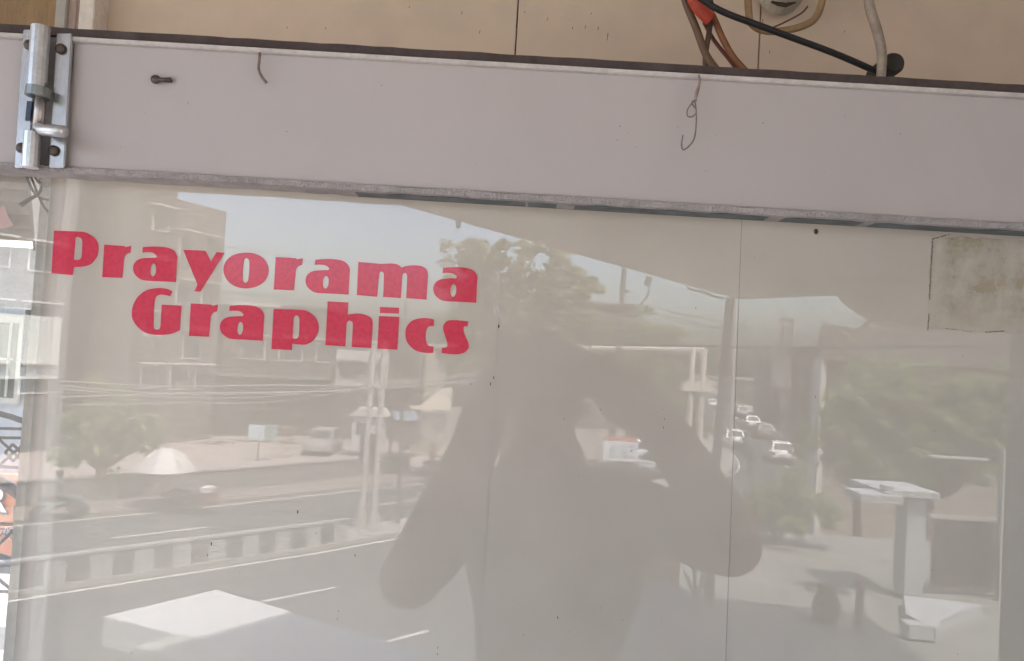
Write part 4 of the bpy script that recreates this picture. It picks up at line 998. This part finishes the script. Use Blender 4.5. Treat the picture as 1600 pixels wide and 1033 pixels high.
def leafmat(name, cl):
    if name in MATS: return MATS[name]
    ma = mat(name, cl, .6, .35, .8); n_, l_ = ma.node_tree.nodes, ma.node_tree.links
    b_ = n_['Principled BSDF']; t_ = n_.new('ShaderNodeBsdfTranslucent'); t_.inputs[0].default_value = (cl[0] * 1.5, cl[1] * 1.6, cl[2] * .9, 1)
    m_ = n_.new('ShaderNodeMixShader'); m_.inputs[0].default_value = .35
    l_.new(b_.outputs[0], m_.inputs[1]); l_.new(t_.outputs[0], m_.inputs[2]); l_.new(m_.outputs[0], n_['Material Output'].inputs[0])
    return ma
G1 = ((.25, .25, .15), (.19, .195, .11), (.32, .315, .20)); G2 = ((.25, .30, .15), (.18, .23, .11), (.32, .35, .20))
tree(Vx(800, 38), 38, [(735, 425, 38, 1.8, 1), (765, 400, 38, 1.5, .8), (850, 425, 38, 2.2, .9), (870, 470, 38, 2.1, .9), (790, 470, 38, 2.0, .9), (735, 480, 38, 1.7, .9), (905, 450, 38, 1.3, .9), (830, 520, 38, 1.9, .8), (715, 520, 38, 1.4, .8), (760, 560, 38, 2.0, .7), (900, 510, 38, 1.5, .8)], .35, 'big spreading tree above the photographer in the mirror image', 11, cols=G1, leaf=.17, dens=.9)
tree(Vx(985, 46), 46, [(960, 530, 46, 1.6, .9), (1005, 525, 46, 1.9, .9), (1045, 535, 46, 1.3, .8), (990, 565, 46, 2.2, .8), (1030, 600, 46, 2.0, .9)], .3, 'smaller rounded tree right of the big tree behind the gantry', 12, cols=G1, leaf=.16)
tree(Vx(1060, 60), 60, [(1070, 620, 60, 1.8, .9), (1040, 650, 60, 2.0, .9), (1085, 660, 60, 1.5, .8)], .25, 'low tree under the gantry post beside the raised arm', 13, cols=G1, leaf=.2)
tree(Vx(165, 30), 30, [(150, 640, 30, 1.4, .9), (200, 650, 30, 1.3, .9), (170, 690, 30, 1.5, .8), (130, 700, 30, 1.4, .9), (215, 685, 30, 1.0, .7)], .18, 'bushy roadside tree at the left edge behind the umbrella', 14, cols=G2, leaf=.13)
tree(Vx(1350, 20), 20, [(1320, 640, 20, 1.15, .9), (1350, 600, 20, .9, .9), (1310, 700, 20, 1.1, .8), (1375, 680, 20, 1.1, .9), (1345, 740, 20, .9, .7)], .14, 'leafy tree right of the white car, left one of two', 15, cols=G2, leaf=.09)
tree(Vx(1450, 17), 17, [(1440, 610, 17, 1.0, .9), (1490, 620, 17, 1.0, .9), (1460, 670, 17, 1.1, .9), (1420, 660, 17, .8, .9), (1520, 660, 17, .9, .9), (1560, 610, 17, .7, .9), (1500, 720, 17, .9, .8), (1430, 720, 17, .8, .8), (1545, 720, 17, .8, .8), (1380, 610, 17, .7, .8), (1400, 745, 17, .7, .7), (1570, 670, 17, .6, .9)], .14, 'largest leafy tree in front of the dark fascia building', 16, cols=G2, leaf=.085)
tree(Vx(1225, 13), 13, [(1200, 775, 13, .42, .8), (1245, 765, 13, .45, .9), (1220, 800, 13, .55, .8), (1275, 795, 13, .42, .8), (1180, 800, 13, .35, .8), (1160, 820, 13, .3, .7)], .06, 'round green shrub beyond the landing edge below the cars', 17, cols=G2, leaf=.05, name='shrub')
tree(Vx(470, 52), 52, [(430, 640, 50, .9, .7), (400, 650, 50, .9, .7), (470, 660, 50, .9, .7), (345, 660, 48, 1.0, .7)], .12, 'low reddish green bushes against the brown building', 18, cols=((.13, .12, .05), (.12, .07, .05)), leaf=.1, name='shrub')

# ---- vehicles
car_w = mat('white_car_paint', (.80, .80, .79), .22, spec=.5); glass_d = mat('car_glass', (.03, .035, .035), .08); tyre = mat('tyre', (.02, .02, .02), .8)
tail = mat('tail_lamp', (.45, .03, .03), .3); chrome = mat('chrome', (.6, .6, .6), .2, metal=1)
car_g = mat('silver_car_paint', (.42, .43, .43), .25); car_r = mat('maroon_car_paint', (.25, .05, .05), .25); car_s = mat('grey_car_paint', (.16, .18, .17), .3)
def make_car(paint, label, loc, rz, kind='sedan'):
    root = thing('parked_car' if False else 'car', (0, 0, 0), label, 'car', 'cars on the road')
    L, Wd, H = 3.95, 1.68, 1.5
    lower = [(-1.95, .32), (-1.97, .62), (-1.88, .92), (-1.55, .97), (1.0, .93), (1.75, .80), (1.95, .6), (1.97, .32)]
    def ext(prof, w0, w1=None, name='body', m=paint, parent=root, x=0):
        w1 = w1 or w0; mb = MB()
        mb.hexa([(-w0 / 2 + x, y, z) for y, z in prof], [(w0 / 2 + x, y, z) for y, z in prof]); return mb.build(name, m, parent, bevel=.05)
    ext(lower, Wd)
    mb = MB(); zb_, zt_ = .93, H
    b_ = [(-.78, -1.6, zb_), (.78, -1.6, zb_), (.78, 1.05, zb_), (-.78, 1.05, zb_)]; t_ = [(-.60, -1.15, zt_), (.60, -1.15, zt_), (.60, .35, zt_), (-.60, .35, zt_)]
    mb.hexa(b_, t_); mb.build('cabin', paint, root, bevel=.05)
    def quad(cs, name, m):
        mb = MB(); n_ = (Vector(cs[1]) - Vector(cs[0])).cross(Vector(cs[2]) - Vector(cs[0])).normalized() * .015
        mb.hexa([Vector(q) - n_ for q in cs], [Vector(q) + n_ for q in cs]); return mb.build(name, m, root)
    lerp = lambda a, b, f: tuple(a[i] + (b[i] - a[i]) * f for i in range(3))
    def pane(a, b, c_, d_, nm):   # a,b bottom; c_,d_ top
        q = [lerp(a, d_, .12), lerp(b, c_, .12), lerp(b, c_, .88), lerp(a, d_, .88)]
        q = [lerp(q[0], q[1], .08), lerp(q[1], q[0], .08), lerp(q[2], q[3], .08), lerp(q[3], q[2], .08)]
        quad(q, nm, glass_d)
    pane(b_[0], b_[1], t_[1], t_[0], 'rear_window'); pane(b_[2], b_[3], t_[3], t_[2], 'windscreen'); pane(b_[1], b_[2], t_[2], t_[1], 'side_window'); pane(b_[3], b_[0], t_[0], t_[3], 'side_window')
    for sx in (-1, 1):
        for sy in (-1.2, 1.25):
            mb = MB(); mb.tube([(sx * .84, sy, .32), (sx * .62, sy, .32)], .32, 16); wh = mb.build('wheel', tyre, root)
            mb = MB(); mb.tube([(sx * .855, sy, .32), (sx * .84, sy, .32)], .18, 12); mb.build('rim', chrome, wh)
        mb = MB(); mb.box((sx * .68, -1.95, .78), (.24, .08, .2)); mb.build('tail_light', tail, root)
        mb = MB(); mb.box((sx * .62, 1.9, .66), (.3, .08, .14)); mb.build('headlight', chrome, root)
        mb = MB(); mb.box((sx * .92, .75, .98), (.16, .1, .12)); mb.build('mirror', paint, root)
    mb = MB(); mb.box((0, -2.0, .42), (1.5, .1, .2)); mb.build('bumper', mat('bumper_grey', (.12, .12, .12), .6), root)
    mb = MB(); mb.box((0, -1.985, .66), (.5, .04, .13)); mb.build('number_plate', mat('plate', (.6, .6, .55), .5), root)
    root.location = loc; root.rotation_euler = (0, 0, rz); return root
def road_heading(x, y):
    i = idx_near(x, y); t = (NP[min(i + 2, len(NP) - 1)] - NP[max(i - 2, 0)]).normalized()
    return math.atan2(-t.x, -t.y)       # real-space heading (mirrored), car points local +y
def hd(x, y): 
    i = idx_near(x, y); t = (NP[min(i + 2, len(NP) - 1)] - NP[max(i - 2, 0)]).normalized()
    return math.atan2(-t.x, -t.y)
c0 = make_car(car_w, 'nearest white car on the road, seen from behind', M((Vx(1227, 57), 57, 0)), hd(18, 57))
def recol(root, mp_):
    for ch in root.children:
        if ch.data and ch.data.materials and ch.data.materials[0] == car_w:
            ch.data = ch.data.copy(); ch.data.materials[0] = mp_
copy_thing(c0, M((Vx(1153, 66), 66, 0)), hd(18, 66), 'second white car, left of the nearest one and further off')
more = [(1180, 88, car_w, 'third white car ahead of the two nearest white cars'), (1096, 95, car_r, 'maroon car below the gantry post at far left of the traffic'), (1200, 76, car_s, 'dark grey car just ahead of the nearest white car'),
        (1165, 110, car_g, 'silver car near the end of the road'), (1118, 130, car_w, 'tiny white car at the far end of the road'), (1045, 46, car_g, 'silver car glimpsed between the body and the raised arm'), (1020, 52, car_w, 'white car glimpsed between the shoulder and the arm')]
for px, dd, pm_, lab in more:
    q = copy_thing(c0, M((Vx(px, dd), dd, 0)), hd(Vx(px, dd), dd), lab)
    if pm_ != car_w: recol(q, pm_)
jp = make_car(mat('jeep_white', (.24, .235, .22), .5), 'white topped vehicle parked before the brown building', M((Vx(518, 47), 47, 0)), R(0)); 
jp.name = 'parked_vehicle'; jp['category'] = 'vehicle'; del jp['group']

# ---- people
skin_m = mat('skin', (.20, .11, .07), .6); hair_m = mat('black_hair', (.012, .011, .011), .6); shirt_m = mat('dark_shirt', (.055, .05, .05), .85, .2, 12); trou_m = mat('dark_trousers', (.04, .045, .06), .85)
def skin_obj(name, verts, eds, rad, m, parent, root=0, sub=2):
    me = bpy.data.meshes.new(name); off = ORI[parent.name]
    me.from_pydata([Vector(v) - off for v in verts], eds, [])
    me.materials.append(m)
    o = bpy.data.objects.new(name, me); COL.objects.link(o); o.parent = parent
    o.modifiers.new('skin', 'SKIN')
    lay = me.skin_vertices[0].data if me.skin_vertices else None
    if lay is None:
        bm = bmesh.new(); bm.from_mesh(me); bm.verts.layers.skin.verify(); bm.to_mesh(me); bm.free(); lay = me.skin_vertices[0].data
    for i, r_ in enumerate(rad):
        lay[i].radius = (r_, r_) if not isinstance(r_, tuple) else r_
        lay[i].use_root = (i == root)
    s_ = o.modifiers.new('sub', 'SUBSURF'); s_.levels = sub; s_.render_levels = sub
    o.modifiers['skin'].use_smooth_shade = True
    return o
ph = thing('person', (.07, -.98, FZ), 'dark clothed photographer mirrored in the glass, holding up a phone with both hands', 'person')
hip = Vector((.07, -.99, FZ + .86)); zz = lambda h: FZ + h
sL, sR = Mp(735, 785, 1.60), Mp(1000, 795, 1.60)
eL, eR = Mp(622, 930, 1.42), Mp(1168, 872, 1.42)
wL, wR = Mp(740, 705, 1.32), Mp(1022, 650, 1.32)
hLp, hRp = Mp(762, 635, 1.27), Mp(945, 612, 1.27)
neck = Mp(858, 745, 1.60); chin = Mp(853, 690, 1.57); headc = Mp(843, 612, 1.55); crown = Mp(840, 555, 1.56)
chest = Mp(858, 850, 1.62); belly = Mp(852, 990, 1.62)
vs = [hip, belly, chest, neck, chin, headc, crown, sL, eL, wL, hLp, sR, eR, wR, hRp,
      hip + Vector((-.09, 0, -.06)), hip + Vector((-.11, .02, -.42)), hip + Vector((-.12, -.02, -.80)), hip + Vector((-.13, .12, -.83)),
      hip + Vector((.09, 0, -.06)), hip + Vector((.12, .03, -.42)), hip + Vector((.14, -.01, -.80)), hip + Vector((.15, .13, -.83))]
ed = [(0, 1), (1, 2), (2, 3), (3, 4), (4, 5), (5, 6), (2, 7), (7, 8), (8, 9), (9, 10), (2, 11), (11, 12), (12, 13), (13, 14), (0, 15), (15, 16), (16, 17), (17, 18), (0, 19), (19, 20), (20, 21), (21, 22)]
rd = [(.15, .11), (.16, .11), (.155, .11), .058, .06, .076, .06, .066, .056, .045, .045, .066, .056, .045, .045, .085, .06, .042, .032, .085, .06, .042, .032]
skin_obj('body', vs, ed, rd, skin_m, ph)
vs2 = vs[:3] + [neck - Vector((0, 0, .03))] + [sL, sL.lerp(eL, .5), eL.lerp(sL, .1), sR, sR.lerp(eR, .5), eR.lerp(sR, .1)]
skin_obj('shirt', vs2, [(0, 1), (1, 2), (2, 3), (2, 4), (4, 5), (5, 6), (2, 7), (7, 8), (8, 9)], [(.185, .13), (.205, .135), (.195, .13), .075, .072, .068, .066, .072, .068, .066], shirt_m, ph)
skin_obj('trousers', [vs[0], vs[15], vs[16], vs[17] + Vector((0, 0, .06)), vs[19], vs[20], vs[21] + Vector((0, 0, .06))], [(0, 1), (1, 2), (2, 3), (0, 4), (4, 5), (5, 6)], [(.155, .115), .1, .078, .066, .1, .078, .066], trou_m, ph)
mb = MB(); mb.ball(headc + Vector((0, -.012, .028)), .098, 18, (.86, 1.0, 1.02)); mb.build('hair', hair_m, ph, smooth=True)
for sx in (-1, 1):
    mb = MB(); mb.ball(headc + Vector((sx * .078, -.005, -.03)), .026, 10, (.4, .8, 1.2)); mb.build('ear', skin_m, ph, smooth=True)
    mb = MB(); mb.ball(headc + Vector((sx * .031, .078, -.008)), .012, 10); mb.build('eye', mat('eye_white', (.5, .5, .48), .3), ph, smooth=True)
mb = MB(); mb.tube([headc + Vector((0, .075, .0)), headc + Vector((0, .098, -.04)), headc + Vector((0, .08, -.05))], [.008, .016, .008], 8); mb.build('nose', skin_m, ph, smooth=True)
mb = MB(); mb.tube([headc + Vector((-.024, .070, -.078)), headc + Vector((0, .078, -.078)), headc + Vector((.024, .070, -.078))], [.004, .007, .004], 8); mb.build('mouth', mat('lips', (.2, .07, .06), .5), ph, smooth=True)
def hand(hp, sgn):
    mb = MB(); mb.ball(hp, .04, 14, (.62, .55, 1.05))
    for k in range(4):
        z_ = .030 - k * .019; ln = (.9, 1.0, .95, .75)[k]
        a = hp + Vector((0, .0, z_)); b = a + Vector((-sgn * .012, -.026, 0)) ; c_ = b + Vector((-sgn * .030 * ln, -.008, .002)); d_ = c_ + Vector((-sgn * .018 * ln, .010, -.002))
        mb.tube(smooth_path([a, b, c_, d_], 4), [.0095] * 5 + [.0088] * 4 + [.0078] * 3 + [.006], 8)
    a = hp + Vector((0, .008, -.028)); mb.tube(smooth_path([a, a + Vector((-sgn * .012, .018, .012)), a + Vector((-sgn * .028, .018, .022)), a + Vector((-sgn * .042, .012, .026))], 4), [.012] * 5 + [.0105] * 4 + [.009] * 3 + [.007], 8)
    mb.build('hand', skin_m, ph, smooth=True)
hand(hLp + Vector((-.004, 0, .02)), -1); hand(hRp + Vector((.004, 0, .02)), 1)
pn = thing('phone', (.052, -D - .012, 6.47), 'dark phone held level between both hands, just above the camera side', 'phone')
mb = MB(); mb.box((.045, -D - .009, EYE - .012), (.15, .009, .073)); mb.build('case', mat('phone_black', (.03, .03, .035), .35), pn, bevel=.003)
mb = MB(); mb.box((.045, -D - .0145, EYE - .012), (.143, .001, .066)); mb.build('screen', mat('phone_screen', (.02, .02, .022), .1), pn)

def rider(px, py, dd, label, shirt):
    base = M((Vx(px, dd), dd, 0))
    mo = thing('motorbike', base, 'motorbike ' + label, 'motorbike', 'motorbikes on the road')
    h = hd(base.x, D - base.y); f = Vector((-math.sin(h), math.cos(h), 0)); s_ = Vector((f.y, -f.x, 0))
    for k in (-.62, .62):
        mb = MB(); p = base + f * k + Vector((0, 0, .3)); mb.tube([p - s_ * .05, p + s_ * .05], .3, 14); mb.build('wheel', tyre, mo)
    mb = MB(); mb.tube([base - f * .6 + Vector((0, 0, .35)), base + Vector((0, 0, .62)), base + f * .45 + Vector((0, 0, .75)), base + f * .6 + Vector((0, 0, .35))], [.08, .17, .15, .06], 8); mb.build('frame', car_s, mo)
    mb = MB(); mb.tube([base - f * .65 + Vector((0, 0, .78)), base + Vector((0, 0, .78))], [.09, .11], 8); mb.build('seat', tyre, mo)
    mb = MB(); mb.tube([base + f * .45 + Vector((0, 0, 1.0)) - s_ * .33, base + f * .45 + Vector((0, 0, 1.0)) + s_ * .33], .02, 6); mb.build('handlebar', chrome, mo)
    pe = thing('person', base, 'rider ' + label, 'person', 'riders on the road')
    hp = base + Vector((0, 0, .88)) - f * .15
    ch_ = hp + Vector((0, 0, .42)) + f * .05; nk = ch_ + Vector((0, 0, .14)); hd_ = nk + Vector((0, 0, .16))
    vs = [hp, ch_, nk, hd_]; ed_ = [(0, 1), (1, 2), (2, 3)]; rd_ = [.15, .16, .06, .11]
    for sg_ in (-1, 1):
        k = len(vs)
        vs += [ch_ + s_ * sg_ * .19, ch_ + s_ * sg_ * .28 + f * .2 - Vector((0, 0, .2)), base + f * .42 + s_ * sg_ * .3 + Vector((0, 0, 1.02)), hp + s_ * sg_ * .14 + f * .1, hp + s_ * sg_ * .2 + f * .42 - Vector((0, 0, .1)), base + s_ * sg_ * .2 + f * .25 + Vector((0, 0, .3))]
        ed_ += [(1, k), (k, k + 1), (k + 1, k + 2), (0, k + 3), (k + 3, k + 4), (k + 4, k + 5)]; rd_ += [.065, .05, .04, .09, .075, .05]
    skin_obj('body', vs, ed_, rd_, shirt, pe, sub=1)
    mb = MB(); mb.ball(hd_ + Vector((0, 0, .03)), .13, 10); mb.build('helmet', hair_m, pe, smooth=True)
rider(690, 0, 40.5, 'coming along the far lane beside the left arm', mat('pink_shirt', (.40, .22, .2), .8))
rider(1172, 0, 60, 'riding close behind the second white car', mat('dark_blue_shirt', (.06, .07, .1), .8))
rider(1183, 0, 50, 'riding nearest to the shrub', MATS['dark_shirt'])
# parked scooters at left
rider(118, 0, 26.5, 'waiting by the kerb at the far left', mat('green_shirt', (.12, .14, .10), .8))

# paper/banner glimpsed between shoulder and forearm
nt_ = thing('notice_banner', Mp(970, 722, 12), 'white notice banner with a red heading seen under the raised forearm', 'banner')
mbox(942, 690, 998, 721, 12, .02).build('sheet', mat('banner_white', (.74, .77, .80), .6), nt_)
mbox(945, 683, 996, 689.5, 12, .02).build('heading', mat('banner_red', (.62, .20, .15), .6), nt_)
def text_back(body, px, py, hpx, d0, m, parent):
    cu = bpy.data.curves.new('t', 'FONT'); cu.body = body; cu.size = 1; cu.extrude = .01; cu.offset = .01
    t = bpy.data.objects.new('t', cu); COL.objects.link(t)
    me = bpy.data.meshes.new_from_object(t.evaluated_get(bpy.context.evaluated_depsgraph_get())); bpy.data.objects.remove(t)
    me.transform(Matrix.Scale(hpx / FPX * d0 / .7, 4)); me.transform(Matrix.Rotation(R(90), 4, 'X')); me.transform(Matrix.Rotation(R(180), 4, 'Z'))
    me.transform(Matrix.Translation(Mp(px, py, d0) - ORI[parent.name])); me.materials.clear(); me.materials.append(m)
    o = bpy.data.objects.new('line_of_text', me); COL.objects.link(o); o.parent = parent
bt = mat('banner_text', (.12, .15, .2), .6)
text_back('ડીપો નં કે બાજુમાં', 993, 701, 4.2, 11.97, bt, nt_); text_back('એન્ડ હોલ', 991, 709, 4, 11.97, bt, nt_); text_back('મળશે ભાડે તથા વેચાણ', 993, 716.5, 4, 11.97, bt, nt_)
mb = MB(); b_ = Mp(970, 722, 12); mb.tube([Vector((b_.x, b_.y - .04, 0)), Vector((b_.x, b_.y - .04, b_.z + .2))], .03, 6); mb.build('post', iron_m, nt_)

# boxed canopy roof below the landing
cz = 3.5
cn_ = thing('canopy_roof', M((-2.3, 8.2, 3.0)), 'boxed white canopy roof jutting out below the landing at lower left', 'canopy')
cw_ = mat('canopy_white', (.60, .595, .575), .7, .05, 2); cg_ = mat('canopy_shade_tone', (.36, .365, .385), .6, .06, 2)  # grey-blue paints the building's shade on the near part of the white roof
pA, pB, pC, pE = Vector((-4.15, 8.27)), Vector((-3.37, 9.36)), Vector((-2.3, 8.76)), Vector((-3.02, 7.8))
mb = MB(); mb.prism([P2(*pA), P2(*pB), P2(*pC), P2(*pE)], cz - .32, cz); mb.build('white_top', cw_, cn_, bevel=.006)
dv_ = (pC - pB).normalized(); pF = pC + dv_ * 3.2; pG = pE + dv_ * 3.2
mb = MB(); mb.prism([P2(*(pC + dv_ * .004)), P2(*pF), P2(*pG), P2(*(pE + dv_ * .004))], cz - .45, cz - .012); mb.build('shaded_top', cg_, cn_, bevel=.006)
mb = MB(); mb.prism([P2(*(pE - dv_ * .12)), P2(*(pE + dv_ * 3.2)), P2(*(pE + dv_ * 3.2 + Vector((-.30, -.4)))), P2(*(pE - dv_ * .12 + Vector((-.30, -.4))))], cz - .40, cz + .03); mb.build('side_box', mat('canopy_side', (.40, .40, .36), .7, .1, 3), cn_, bevel=.006)
mb = MB(); mb.prism([P2(-3.6, 8.2), P2(-3.0, 8.9), P2(-1.0, 7.5), P2(-1.5, 6.9)], 0, cz - .5); mb.build('wall', bgrey, cn_)
